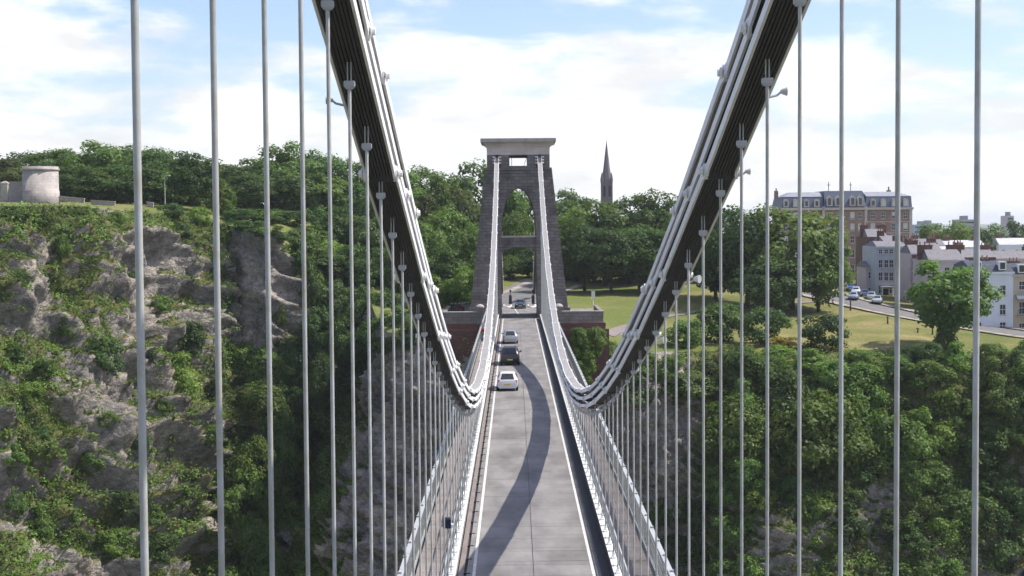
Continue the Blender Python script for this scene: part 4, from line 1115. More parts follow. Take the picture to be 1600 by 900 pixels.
Hd, W, Hh = house('terraced_house', 'pinkish grey house with stacked balconies left of the ivy-clad tree', 1421.5, 1448.5, 494, 396, 276, 10, 'wall_pink', [(413, 1.4), (430, 1.5), (448, 1.6)], [1428, 1441], .9, 'parapet', 'roofgrey', 1.6, chim=((.5, 2.2),))
for pr in (404, 421, 439, 458):
    bz = float(un(1435, pr, 276)[2]) - Hd.location.z
    bal = MB().box(.1, W - .1, -.9, -.002, bz - .2, bz).build('balcony', MT['slab'], Hd); MB().box(.1, W - .1, -.9, -.86, bz + .02, bz + .75).build('balcony_railing', MT['redbrick'], bal)
Hc, W, Hh = house('terraced_house', 'pale blue end house of the terrace with a small porch', 1368, 1421, 470, 385, 288, 11, 'wall_blue', [(393, .9), (412, 1.6), (432, 1.7), (452, 1.7)], [1376, 1385, 1393, 1403, 1414], .85, 'parapet', 'roofgrey', 1.0, chim=((.85, 1.8),), shopdoor=1384)
x_ = float(un(1384, 470, 288)[0]) - Hc.location.x
po_ = MB().box(x_ - 1.2, x_ + 1.2, -1.5, -.002, 2.6, 2.85).build('porch', MT['wall_grey'], Hc)
for k in (-1, 1): MB().tube([(x_ + k * 1.05, -1.35, 0), (x_ + k * 1.05, -1.35, 2.6)], .11, 8).build('column', MT['white'], po_)
house('end_house', 'low narrow pinkish house beside the parked cars', 1353, 1367.5, 474, 418, 292, 8, 'wall_pink', [(430, 1.3), (455, 1.5)], [1360], .8, 'hip', 'roofgrey', 1.2)
house('attic_house', 'cream gabled house with big brick stack rising behind the blue house', 1382, 1404, 410, 377, 306, 9, 'wall_buff', [(384, .9)], [1388, 1398], .7, 'hip', 'roofgrey', 1.2, chim=((.1, 1.4),), base_ext=12, group='houses behind the terrace')
# roofs behind
for i, (a, c, pe, d, wm_, rm, lab) in enumerate([
        (1354, 1390, 370, 316, 'chimney', 'roofgrey', 'dark red brick gable house rising behind the blue house'),
        (1424, 1470, 391, 318, 'chimney', 'roofgrey', 'red brick house with a row of clay pots behind the pink houses'),
        (1462, 1512, 397, 330, 'wall_grey', 'roofpale', 'grey house under a pale flat roof behind the ivy-clad tree'),
        (1505, 1556, 402, 312, 'chimney', 'roofgrey', 'red brick rear house above the white house'),
        (1548, 1625, 404, 326, 'wall_buff', 'roofgrey', 'buff house with tall brick stacks at the right edge of the skyline'),
        (1480, 1540, 386, 372, 'wall_white', 'roofpale', 'white house with pale roof below the town trees'),
        (1560, 1640, 382, 390, 'wall_white', 'roofpale', 'white house with pale roof at far right below the dark trees'),
        (1432, 1476, 384, 362, 'wall_grey', 'roofgrey', 'grey house beside the tall hotel under brick stacks')]):
    house('town_house', lab, a, c, pe + 60, pe, d, 10, wm_, [(pe + 12, 1.4), (pe + 34, 1.5)], list(np.linspace(a + 8, c - 8, 4)), .9, 'hip' if i % 2 else 'parapet', rm, 1.7, chim=((.12, 1.6), (.88, 1.9)), base_ext=10, group='houses behind the terrace', band=False)

# the big brick hotel
HD = 402.0
p0, p1 = un(1222, 455, HD), un(1424, 455, HD)
HT = thing('brick_hotel', 'large five storey brick hotel with blue mansard roof, dormers and finials', 'hotel', (float(p0[0]), HD, -6.0))
W = float(p1[0] - p0[0]); zE_ = float(un(1320, 325, HD)[2]) + 6
bd = .16 * W
def hx(px): return float(un(px, 350, HD)[0] - p0[0])
def hzz(py): return float(un(1320, py, HD)[2]) + 6
CO = [1228, 1243, 1260, 1276, 1364, 1380, 1397, 1415]; CB = [1295, 1308, 1331, 1343]
RO = [(337, 1.9), (355, 2.0), (374, 2.0), (396, 2.3), (420, 2.4)]
hs = [(hx(c) - .62, hx(c) + .62, hzz(r) - h / 2, hzz(r) + h / 2) for r, h in RO for c in CO]
wm = MB(); xa, xb = hx(1286), hx(1352)
wall_with_holes(0, xa, 0, zE_, 0, [h for h in hs if h[1] < xa], wm); wall_with_holes(xb, W, 0, zE_, 0, [h for h in hs if h[0] > xb], wm)
wm.add([(0, 0, 0), (W, 0, 0), (W, 16, 0), (0, 16, 0), (0, 0, zE_), (W, 0, zE_), (W, 16, zE_), (0, 16, zE_)], [(1, 2, 6, 5), (2, 3, 7, 6), (3, 0, 4, 7)])
wm.build('wall', MT['hotelbrick'], HT)
hb = [(hx(c) - .58, hx(c) + .58, hzz(r) - h / 2, hzz(r) + h / 2) for r, h in RO for c in CB]
cm = MB(); wall_with_holes(xa, xb, 0, zE_ + .4, -.7, hb, cm); cm.add([(xa, -.7, 0), (xa, .3, 0), (xa, .3, zE_ + .4), (xa, -.7, zE_ + .4), (xb, -.7, 0), (xb, .3, 0), (xb, .3, zE_ + .4), (xb, -.7, zE_ + .4)], [(0, 3, 2, 1), (4, 5, 6, 7)])
cm.build('centre_bay', MT['hotelbrick'], HT)
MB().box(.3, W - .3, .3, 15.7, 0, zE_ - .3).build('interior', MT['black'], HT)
for i, h in enumerate(hs): window(HT, *h, 0, blind=random.choice((0, 0, 0, .55, .8, 1.0)))
for i, h in enumerate(hb): window(HT, *h, -.7, blind=random.choice((0, 0, .5, .9)))
for px in (1286, 1352): MB().box(hx(px) - .35, hx(px) + .35, -.82, -.702, 0, zE_ + .4).build('stone_quoin', MT['hotelstone'], HT)
for px in (1222.8, 1423): MB().box(hx(px) - .4, hx(px) + .4, -.10, -.002, 0, zE_).build('stone_quoin', MT['hotelstone'], HT)
for a, c, y in ((-.4, xa - .01, -.5), (xa, xb, -1.2), (xb + .01, W + .4, -.5)):
    MB().box(a, c, y, -.72 if y < -1 else -.102, zE_ - .55, zE_ + .1).build('cornice', MT['hotelstone'], HT)
for r in (347, 364.5, 384, 408):
    z_ = hzz(r)
    for a, c, y in ((0.01, xa - .36, -.08), (xb + .36, W - .01, -.08)): MB().box(a, c, y, -.003, z_ - .12, z_ + .12).build('string_course', MT['hotelstone'], HT)
zm = hzz(307); zr_ = hzz(299.5)
for a, c in ((0, xa), (xb, W)):
    rf_ = MB().loft([[(a - .2, -.3, zE_ + .101), (c + .0, -.3, zE_ + .101), (c + .0, 16, zE_ + .101), (a - .2, 16, zE_ + .101)], [(a + .5, .7, zm), (c, .7, zm), (c, 15.3, zm), (a + .5, 15.3, zm)]]).build('mansard_roof', MT['slate'], HT)
    i0, i1 = (3.0, 0) if a == 0 else (0, 3.0)
    MB().loft([[(a + .4, .6, zm + .002), (c, .6, zm + .002), (c, 15.4, zm + .002), (a + .4, 15.4, zm + .002)], [(a + .4 + i0, 5, zr_), (c - i1, 5, zr_), (c - i1, 11, zr_), (a + .4 + i0, 11, zr_)]]).build('roof_top', MT['lead'], rf_)
zc_ = hzz(298)
MB().loft([[(xa, -1.0, zE_ + .401), (xb, -1.0, zE_ + .401), (xb, 16.2, zE_ + .401), (xa, 16.2, zE_ + .401)], [(xa + .6, 1.0, zc_), (xb - .6, 1.0, zc_), (xb - .6, 14, zc_), (xa + .6, 14, zc_)]]).build('centre_roof', MT['slate'], HT)
def dormer(px, yf_, z0_, w_, h_, gable):
    x = hx(px); o = [(x - w_ / 2, z0_), (x + w_ / 2, z0_), (x + w_ / 2, z0_ + h_ * .72)] + ([(x, z0_ + h_)] if gable else [(x + w_ * .36, z0_ + h_ * .93), (x, z0_ + h_), (x - w_ * .36, z0_ + h_ * .93)]) + [(x - w_ / 2, z0_ + h_ * .72)]
    d_ = MB().loft([[(a, yf_, z) for a, z in o], [(a, yf_ + 1.8, z) for a, z in o]]).build('dormer', MT['hotelstone'], HT)
    MB().box(x - w_ * .27, x + w_ * .27, yf_ - .03, yf_ - .002, z0_ + .25, z0_ + h_ * .72).build('pane', MT['glass'] if random.random() < .6 else MT['blind'], d_)
for px in CO: dormer(px, -.25, zE_ + .35, 1.45, 2.2, False)
for px in CB: dormer(px, -.95, zE_ + .6, 1.6, 2.9, True)
for px in (1303, 1338): 
    x = hx(px); MB().tube([(x, 7, zc_), (x, 7, zc_ + 2.6)], .10, 6).tube([(x - .45, 7, zc_ + 1.75), (x + .45, 7, zc_ + 1.75)], .08, 6).build('finial', MT['black'], HT)
for px, h_ in ((1219.5, 2.0), (1398, 2.4)):
    x = hx(px); MB().box(x - .5, x + .5, 6.2, 7.2, zr_ - 1.6, zr_ + .5).box(x - .15, x + .15, 6.5, 6.9, zr_ + .5, zr_ + h_ * .6).build('chimney', MT['hotelbrick'], HT)

# church spire far beyond the trees
SP = un(948, 312, 560)
ch_ = thing('church_spire', 'slender purple grey church spire rising above the park trees', 'church', (float(SP[0]), 560.0, 0))
zb2, zt2 = float(un(948, 289, 560)[2]), float(un(948, 221, 560)[2])
MB().box(-2.15, 2.15, -2.15, 2.15, -5, zb2 + 1).build('tower', MT['spire'], ch_)
o8 = lambda r, z: [(r * math.cos(math.pi / 8 + j * math.pi / 4), r * math.sin(math.pi / 8 + j * math.pi / 4), z) for j in range(8)]
MB().loft([o8(2.15, zb2 + 1.002), o8(1.25, zb2 + (zt2 - zb2) * .42), o8(.10, zt2)]).build('spire', MT['spire'], ch_)
MB().tube([(0, 0, zt2 - .2), (0, 0, zt2 + 1.6)], .06, 5).build('finial', MT['black'], ch_)
for sx in (-1, 1):
    for sy in (-1, 1): MB().lathe([(.5, zb2 + 1.003), (.5, zb2 + 2.3), (.02, zb2 + 4.8)], 6, (sx * 1.8, sy * 1.8, 0)).build('pinnacle', MT['spire'], ch_)
for x in (-1.0, 1.0): MB().box(x - .45, x + .45, -2.21, -2.152, zb2 - 4.5, zb2 - .5).build('belfry_opening', MT['black'], ch_)

# round stone observatory on the left cliff top
OB = un(55, 303, 247); zo = float(OB[2]); R_o = 27.5 * 247 / F_PX
ob = thing('round_observatory', 'round pale stone observatory drum on the grassy cliff top', 'observatory', (float(OB[0]), 247 + R_o, zo))
h_ = float(un(57, 259.5, 247)[2]) - zo
MB().lathe([(R_o * 1.03, -3), (R_o * 1.03, .5), (R_o, .55), (R_o * .99, h_ - .75)], 40).build('drum', MT['observatory'], ob, True)
MB().lathe([(R_o * .995, h_ - .748), (R_o * 1.05, h_ - .6), (R_o * 1.06, h_ - .35), (R_o * 1.0, h_ - .3), (R_o * 1.0, h_), (R_o * .9, h_), (R_o * .9, h_ - .5)], 40).build('parapet', MT['observatory'], ob, True)
q_ = un(14, 300, 250); wl = thing('boundary_wall', 'low pale stone wall running left from the round observatory', 'wall', (float(q_[0]), 251, float(q_[2])))
MB().box(-4, 2.8, 0, .8, -2.5, 1.6).build('wall', MT['observatory'], wl); MB().box(-4.05, 2.85, -.06, .86, 1.602, 1.8).build('coping', MT['slab'], wl)
q_ = un(8, 293, 247.5); MB_p = MB().loft([[(x * k, y * k, z) for x, y in ((-.5, -.4), (.5, -.4), (.5, .4), (-.5, .4))] for k, z in ((1, -2.2), (1, .6), (1.15, .62), (1.1, .8), (.3, 1.1))]).build('gate_pier', MT['observatory'], loc=tuple(map(float, q_)))
tag(MB_p, 'square pale stone gate pier left of the round observatory', 'pier')
for i, (a, c, pa, pb, d, lab) in enumerate(((90, 131, 302.5, 306.5, 250, 'low pale stone wall directly right of the round observatory'), (142, 179, 309, 311, 252, 'low pale stone wall segment further right of the observatory'), (229, 239, 311.5, 313, 254, 'short pale stone block on the cliff top path'))):
    A_, B_ = un(a, pa, d), un(c, pb, d)
    t_ = thing('low_wall', lab, 'wall', tuple(map(float, A_)), 'low walls along the cliff path')
    dx, dz_ = float(B_[0] - A_[0]), float(B_[2] - A_[2]); hh = -.5
    MB().loft([[(0, 0, -1.2), (0, .5, -1.2), (0, .5, hh), (0, 0, hh)], [(dx, 0, dz_ - 1.2), (dx, .5, dz_ - 1.2), (dx, .5, dz_ + hh), (dx, 0, dz_ + hh)]]).build('wall', MT['paleStone'], t_)
    MB().loft([[(-.05, -.06, hh + .002), (-.05, .56, hh + .002), (-.05, .56, hh + .14), (-.05, -.06, hh + .14)], [(dx + .05, -.06, dz_ + hh + .002), (dx + .05, .56, dz_ + hh + .002), (dx + .05, .56, dz_ + hh + .14), (dx + .05, -.06, dz_ + hh + .14)]]).build('coping', MT['slab'], t_)

# low walls behind the abutments
for (a, c, py, d, lab, mt_) in ((704, 726, 486, 214, 'rubble wall in sunlight left of the tower foot', 'redbrick'), (721, 738, 484, 217, 'pale sandstone block wall left of the tower foot', 'paleStone')):
    A_, B_ = un(a, py, d), un(c, py, d); t_ = thing('low_wall', lab, 'wall', (float(A_[0]), d, float(A_[2])), 'low walls by the tower')
    W_ = float(B_[0] - A_[0]); st_ = MB()
    for k in range(7):
        x0 = k * W_ / 7; st_.box(x0, x0 + W_ / 7 - .03, 0, .6, -1.6, .5 + random.uniform(0, .5))
    st_.build('wall', MT[mt_], t_)
    for k in range(0, 7, 2):
        x0 = k * W_ / 7; MB().box(x0 - .03, x0 + W_ / 7, -.05, .65, 1.02, 1.15).build('coping_stone', MT['slab'], t_)

# lamp posts, signs, street bollards
def post(name, label, px, py_b, py_t, d, material, cat, group=None, r=.07, head=None):
    b_ = un(px, py_b, d); h = float(un(px, py_t, d)[2] - b_[2]); t_ = thing(name, label, cat, tuple(map(float, b_)), group)
    MB().tube([(0, 0, -.8), (0, 0, h * .25), (0, 0, h)], [r * 1.3, r, r * .7], 8).build('pole', MT[material], t_)
    if head == 'lamp':
        MB().tube([(0, 0, h - .1), (.35, 0, h + .12), (.8, 0, h + .1)], .045, 6).build('arm', MT[material], t_); MB().lathe([(.05, .08), (.2, 0), (.2, -.1), (.05, -.14)], 8, (.85, 0, h + .08)).build('lamp_head', MT['steel'], t_)
    elif head == 'sign':
        MB().box(-.30, .30, -.05, .05, h - 1.2, h).build('sign_plate', MT['white'], t_)
    elif head == 'cap':
        MB().lathe([(r * 1.9, h), (r * 2.1, h + .06), (r * 1.2, h + .16), (.01, h + .2)], 8).build('cap', MT[material], t_)
    return t_


post('lamp_post', 'thin street lamp post on the left cliff top in front of the trees', 258, 315, 275, 262, 'rod', 'lamp post', head='lamp')
post('sign_post', 'white sign on a post at the lawn right of the tower', 927, 487, 455, 236, 'white', 'sign', head='sign')
for i, (px, pb, pt_, d, lab) in enumerate(((1387, 505, 496, 240, 'dark street bollard on the lawn edge, leftmost of three'), (1434, 521, 514, 231, 'dark street bollard on the lawn edge, middle of three'), (1457, 523, 513, 230, 'dark street bollard on the lawn edge, beside the ivy-clad tree'), (1329, 481, 471, 256, 'dark street bollard near the parked cars'))):
    post('street_bollard', lab, px, pb, pt_, d, 'black', 'bollard', 'dark bollards along the lawn', .13, 'cap')

# the street on the right with pavements and parked cars
SX = [(150, 196), (112, 214), (84, 233), (70, 250), (62, 264), (56, 284), (50, 310)]
ribbon('street', SX, 6.5, MT['road'], .16)
ribbon('pavement', [(x - 3.6, y - 3.0) for x, y in SX], 1.5, MT['paleStone'], .24)
ribbon('pavement', [(x + 4.0, y + 3.4) for x, y in SX], 2.2, MT['paleStone'], .24)
ribbon('footpath', [(13.2, 219), (14.5, 226), (17, 236), (24, 250), (40, 262), (56, 268)], 2.2, MT['kerbstrip'], .12)
CARS = [(1334, 468, 'street_car', 'silver blue car facing us at the head of the parked row', (.30, .34, .40), 'hatch'), (1338, 460, 'street_car', 'white car parked second in the row up the street', (.60, .62, .64), 'hatch'),
        (1352, 464, 'street_car', 'dark blue car parked between the pale cars', (.02, .035, .09), 'saloon'), (1362, 468, 'street_car', 'pale green car parked next to the silver one', (.32, .38, .36), 'hatch'),
        (1371, 474, 'street_car', 'silver car parked nearest us at the end of the row', (.48, .50, .51), 'saloon'), (1330, 454, 'street_car', 'blue car furthest up the street beside the hotel trees', (.06, .12, .28), 'hatch')]
for i, (px, py, nm, lab, c, kd) in enumerate(CARS):
    lo, hi = 200.0, 330.0
    for _ in range(40):     # where this sight line meets the street
        md = (lo + hi) / 2; p = un(px, py, md)
        if p[2] > float(ground_z(p[0], md)) + .18: lo = md
        else: hi = md
    p = un(px, py, md)
    make_car(nm, lab, carpaint('street_car_paint_%d' % i, c, .4), (float(p[0]), md, float(ground_z(p[0], md)) + .19), math.radians(162), kd, 'cars parked along the street', 'plate_w')
q_ = un(137, 306, 285); make_car('parked_car', 'small white car parked on the left cliff top beside the low walls', carpaint('hill_car_paint', (.6, .6, .6), .1), (float(q_[0]), 285, float(ground_z(q_[0], 285)) + .05), math.radians(100), 'hatch')

# far town on the horizon, right
for i, (a, c, pt_, d, nm, lab, mt_) in enumerate(((1428, 1460, 351, 1100, 'distant_block', 'low bluish building on the horizon right of the hotel', 'wall_blue'), (1440, 1466, 349, 1250, 'distant_block', 'long flat roofed building on the horizon behind the low bluish one', 'wall_grey'),
                                                 (1497, 1524, 343, 1000, 'distant_block', 'stepped grey building on the horizon above the town trees', 'wall_grey'), (1574, 1584, 337, 1000, 'distant_block', 'narrow tower block on the horizon at far right', 'wall_pink'))):
    A_, B_ = un(a, 360, d), un(c, 360, d); z_ = float(un((a + c) / 2, pt_, d)[2]); W_ = float(B_[0] - A_[0])
    t_ = thing(nm, lab, 'building', (float(A_[0]), d, 0), 'distant buildings on the horizon')
    MB().box(0, W_, 0, 14, -12, z_).build('wall', MT[mt_], t_); MB().box(W_ * .3, W_ * .62, 2, 9, z_ + .002, z_ + 2.6).build('roof_house', MT['lead'], t_)
    for k in range(3): MB().box(W_ * .06, W_ * .94, -.05, -.002, z_ - 2.6 - k * 3.4, z_ - 1.4 - k * 3.4).build('window_band', MT['glass'], t_)

# ------------------------------------------------------------------ trees
G_HILL, G_GULLY, G_PARK, G_WOOD = 'trees along the left hilltop', 'trees in the gully left of the tower', 'park trees right of the tower', 'trees on the wooded slope at right'
LR = [209, 330, 412, 470, 514, 548, 574, 596]      # where the nearest hangers stand in the picture
RR = [1529, 1404, 1316, 1249, 1199, 1159, 1126, 1099, 1076]
TONE = {0: 'mid green', 1: 'dark green', 2: 'bright green', 3: 'olive green', 4: 'golden'}


def where(px):
    """which gap between hangers a thing shows in"""
    if px < 780:
        if px < LR[0]: return 'left of first left hanger'
        for i in range(len(LR) - 1):
            if px < LR[i + 1]: return f'between {ordinal(i + 1)} and {ordinal(i + 2)} left hangers'
        return 'behind the crowded left hangers'
    if px > RR[0]: return 'right of first right hanger'
    for i in range(len(RR) - 1):
        if px > RR[i + 1]: return f'between {ordinal(i + 1)} and {ordinal(i + 2)} right hangers'
    return 'behind the crowded right hangers'


hill = [(-15, 236, 300, 120, 0, 3), (30, 238, 335, 110, 1, 1), (75, 234, 325, 120, 2, 0), (112, 226, 312, 120, 3, 1), (160, 220, 305, 130, 0, 0), (205, 226, 315, 120, 5, 1), (238, 232, 300, 110, 2, 0),
        (275, 237, 312, 110, 1, 1), (320, 246, 330, 100, 0, 1), (352, 252, 330, 95, 3, 0), (390, 248, 330, 100, 1, 1), (440, 222, 316, 130, 0, 0), (490, 234, 322, 115, 5, 1), (535, 248, 325, 110, 2, 0), (575, 254, 318, 105, 1, 1), (618, 262, 322, 110, 0, 0)]
for i, (px, py, d, w, k, lm) in enumerate(hill):
    tree_px(px, py, d, w, f'{TONE[lm]} tree on the left hilltop skyline, {ordinal(i + 1)} from the left edge', G_HILL, kind=k, lm=lm, clear=-.05)
front = [(20, 262, 292, 80, 1, 3), (112, 258, 285, 95, 0, 1), (150, 262, 282, 90, 1, 0), (185, 256, 283, 100, 2, 1), (228, 260, 280, 95, 3, 1), (262, 266, 283, 85, 5, 0), (385, 270, 292, 85, 2, 1), (425, 262, 298, 100, 0, 1), (470, 268, 296, 105, 3, 1), (515, 278, 296, 100, 1, 0), (560, 286, 296, 95, 5, 1), (602, 292, 292, 90, 0, 0)]
for i, (px, py, d, w, k, lm) in enumerate(front):
    tree_px(px, py, d, w, f'{TONE[lm]} tree in the front rank below the hilltop skyline, {ordinal(i + 1)} from the left', G_HILL, kind=k, lm=lm, clear=-.05)
tree_px(303, 240, 268, 84, 'single round-headed tree with short trunk at the brow of the left cliff', kind=1, lm=1, clear=.12)
tree_px(345, 276, 272, 54, 'lighter green small tree right of the single tree at the cliff brow', kind=4, lm=2, clear=-.03)
# gully
gul = [(490, 322, 282, 85, 0, 1), (535, 325, 280, 90, 1, 0), (580, 330, 276, 90, 3, 1), (620, 322, 280, 90, 2, 0), (478, 352, 270, 60, 2, 0), (508, 368, 272, 75, 5, 2), (550, 380, 268, 80, 0, 1), (592, 388, 262, 85, 2, 1), (630, 378, 262, 80, 1, 0),
       (486, 415, 262, 60, 1, 0), (522, 432, 256, 70, 3, 1), (562, 445, 250, 75, 0, 1), (602, 450, 246, 75, 5, 1), (642, 440, 250, 75, 2, 0), (495, 480, 248, 60, 1, 1), (530, 495, 242, 64, 0, 1), (575, 505, 238, 64, 2, 1), (615, 508, 232, 60, 1, 1), (655, 495, 236, 56, 5, 0), (470, 470, 256, 50, 0, 1), (465, 530, 248, 55, 2, 1), (505, 550, 236, 55, 5, 1)]
for i, (px, py, d, w, k, lm) in enumerate(gul):
    p = un(px, py, d); row = 'upper' if py < 345 else ('middle' if py < 430 else 'lower')
    tree(p[0], p[1], p[2], w * d / F_PX, f'{TONE[lm]} tree in {row} gully, {where(px)}', G_GULLY, kind=k, lm=lm, clear=0.0, base=float(p[2]) - 10)
for (px, py, d, w, k, lm, lab) in [(660, 260, 340, 110, 2, 1, 'dark domed tree on the skyline between left chain and tower'), (735, 255, 345, 110, 1, 1, 'dark skyline tree touching the left edge of the tower'), (688, 270, 318, 72, 4, 2, 'bright light green pointed tree between left chain and tower'),
                                   (722, 290, 306, 85, 0, 3, 'olive green tree just left of the tower top'), (655, 296, 300, 85, 3, 3, 'olive tree low against the left chain'), (700, 322, 290, 105, 2, 0, 'broad mid green tree left of the tower arch'), (660, 350, 282, 90, 1, 0, 'mid green tree below the olive tree beside the left chain'),
                                   (735, 352, 276, 80, 5, 0, 'mid green tree against the tower leg at arch height'), (690, 385, 268, 100, 0, 1, 'darker tree in the middle of the bank left of the tower'), (728, 412, 255, 75, 3, 2, 'bright leafy tree at the foot of the tower left leg'), (682, 432, 256, 70, 1, 0, 'small tree at the left end of the abutment')]:
    p = un(px, py, d); tree(p[0], p[1], p[2], w * d / F_PX, lab, 'trees on the bank left of the tower', kind=k, lm=lm, clear=0.0, base=min(float(ground_z(p[0], p[1])), float(p[2]) - 9))
# seen through the arch
for (px, py, d, w, k, lm, lab) in [(800, 293, 345, 80, 4, 0, 'pointed green tree framed by the tower arch'), (828, 292, 356, 80, 1, 1, 'dark tree framed by the right side of the tower arch'), (782, 315, 350, 70, 0, 1, 'dark tree at the left side of the tower arch'), (810, 330, 335, 70, 2, 0, 'broad tree filling the lower half of the arch'), (826, 388, 322, 50, 2, 1, 'small dark tree under the tower cross beam'), (796, 398, 318, 46, 5, 0, 'small leafy tree low in the arch opening')]:
    tree_px(px, py, d, w, lab, 'trees seen through the arch', kind=k, lm=lm, clear=.02)
# park trees
for (px, py, d, w, k, lm, lab) in [(883, 298, 350, 95, 1, 1, 'dark rounded tree just right of the tower top'), (903, 318, 318, 100, 3, 2, 'lighter green tree next to the tower in the park row'), (942, 312, 305, 125, 0, 0, 'broad park tree below the church spire'), (985, 306, 312, 120, 2, 1, 'park tree right of the spire in the long row'),
                                   (1022, 297, 305, 120, 0, 0, 'tallest park tree left of the right chain'), (1062, 306, 308, 115, 5, 1, 'park tree behind the right chain'), (1105, 316, 310, 115, 3, 1, 'park tree under the right chain'), (912, 350, 288, 100, 2, 1, 'low spreading park tree near the tower leg'), (955, 360, 285, 95, 1, 1, 'low dark park tree in front of the spire'), (1000, 350, 286, 105, 5, 1, 'low spreading park tree in the front row'), (1050, 352, 286, 100, 1, 1, 'front row park tree beside the right chain')]:
    tree_px(px, py, d, w, lab, G_PARK, kind=k, lm=lm, clear=.17)
for i, px in enumerate((885, 925, 965, 1005, 1045, 1085)):     # undergrowth that closes the park row below the crowns
    p = un(px, 440, 318); shrub((p[0], 318, float(ground_z(p[0], 318)) - .5), 11, 5.5, f'dark undergrowth bush below the park tree row, {ordinal(i + 1)} from the tower', 'undergrowth below the park trees', None, 1, 'park_bush', 'bush')
for (px, py, d, w, k, lm, lab) in [(1165, 322, 262, 150, 0, 1, 'massive dark tree left of the hotel, left half of the big pair'), (1238, 312, 258, 175, 3, 0, 'massive spreading tree in front of the hotel'), (1118, 360, 272, 110, 3, 1, 'dark tree left of the massive pair behind the right chain'), (1280, 366, 254, 100, 5, 0, 'lower right bough tree beside the parked cars'), (1205, 400, 250, 120, 2, 1, 'low dark tree filling the foot of the massive pair')]:
    tree_px(px, py, d, w, lab, G_PARK, kind=k, lm=lm, clear=.06)
tree_px(1484, 400, 216, 146, 'spreading tree with ivy-clad trunk on the lawn before the terrace', None, kind=3, lm=0, clear=.13)
p = un(1476, 566, 215); iv = shrub((p[0], 215, p[2] - .4), 4.4, 8.2, 'dark ivy sleeve round the trunk of the lawn tree', None, 3, 1, 'ivy_column', 'ivy')
p = un(1286, 577, 214); shrub((p[0], 214, float(ground_z(p[0], 216)) - .7), 7.4, 6.6, 'round dark clipped-looking bush at the cliff edge of the lawn', None, 1, 1, 'round_bush', 'bush')
p = un(1196, 545, 216); shrub((p[0], 218, float(ground_z(p[0], 218)) - .4), 7.6, 6.8, 'dark shrub below the massive trees', None, 2, 1)
p = un(1128, 540, 218); shrub((p[0], 220, float(ground_z(p[0], 220)) - .4), 7.5, 7.4, 'dark shrub behind the right hangers at the lawn edge', None, 0, 1)
p = un(1072, 560, 214); shrub((p[0], 216, float(ground_z(p[0], 216)) - .8), 6.5, 5.4, 'leafy shrub at the lawn edge behind the crowded right hangers', None, 1, 0)
p = un(1228, 560, 213); shrub((p[0], 214, float(ground_z(p[0], 214)) - .3), 4.6, 2.4, 'dry golden bush between the dark shrubs', None, 1, 4)
for i, (px, py, d, w, lm) in enumerate(((385, 342, 262, 60, 1), (420, 344, 264, 70, 0), (455, 346, 268, 70, 1), (490, 346, 272, 70, 0), (525, 346, 276, 80, 1), (360, 340, 264, 40, 1), (470, 352, 262, 60, 0), (505, 356, 264, 70, 1), (285, 318, 285, 60, 1), (322, 322, 285, 60, 0))):
    p = un(px, py + 12, d); k_ = d / F_PX; shrub((p[0], d, float(ground_z(p[0], d)) - .6), w * k_, 3.6, f'{TONE[lm]} hedge bush beside the hilltop grass strip, {ordinal(i + 1)} of the hedge', 'hedge bushes below the hilltop grass', None, lm, 'hedge_bush', 'bush')
for (px, py, d, w, k, lm, lab) in [(622, 478, 226, 62, 1, 1, 'dark tree on the rock top left of the abutment, behind the hangers'), (655, 484, 220, 54, 0, 0, 'mid green tree on the rock top touching the left chain'), (592, 494, 228, 60, 2, 1, 'dark spreading tree at the head of the cleft'), (640, 508, 213, 46, 5, 1, 'low dark tree on the rim of the bridge rock'), (680, 492, 216, 40, 3, 2, 'small bright tree just left of the abutment')]:
    p = un(px, py, d); tree(p[0], p[1], p[2], w * d / F_PX, lab, 'trees on the bridge rock', kind=k, lm=lm, clear=0.0, base=float(p[2]) - 6.5)
# town trees
for (px, py, d, w, k, lm, lab) in [(1462, 350, 430, 76, 1, 0, 'green tree among the far roofs right of the hotel'), (1500, 346, 420, 85, 2, 2, 'light green tree in the middle of the town roofs'), (1545, 350, 400, 90, 0, 1, 'dark tree above the white house roofs'), (1598, 338, 470, 66, 3, 1, 'dark tree at the right edge of the skyline')]:
    tree_px(px, py, d, w, lab, 'trees among the town roofs', kind=k, lm=lm, clear=.05)

# ------------------------------------------------------------------ growth on the cliffs
vv = P2 - CAM; zz_ = vv @ FW; IX = 800 + F_PX * (vv @ RT) / zz_; IY = 450 - F_PX * (vv @ UP) / zz_


def near(px, py):
    """cliff grid point that shows at a given place of the picture"""
    k_ = np.argmin((IX - px) ** 2 + (IY - py) ** 2); return P2.reshape(-1, 3)[k_]


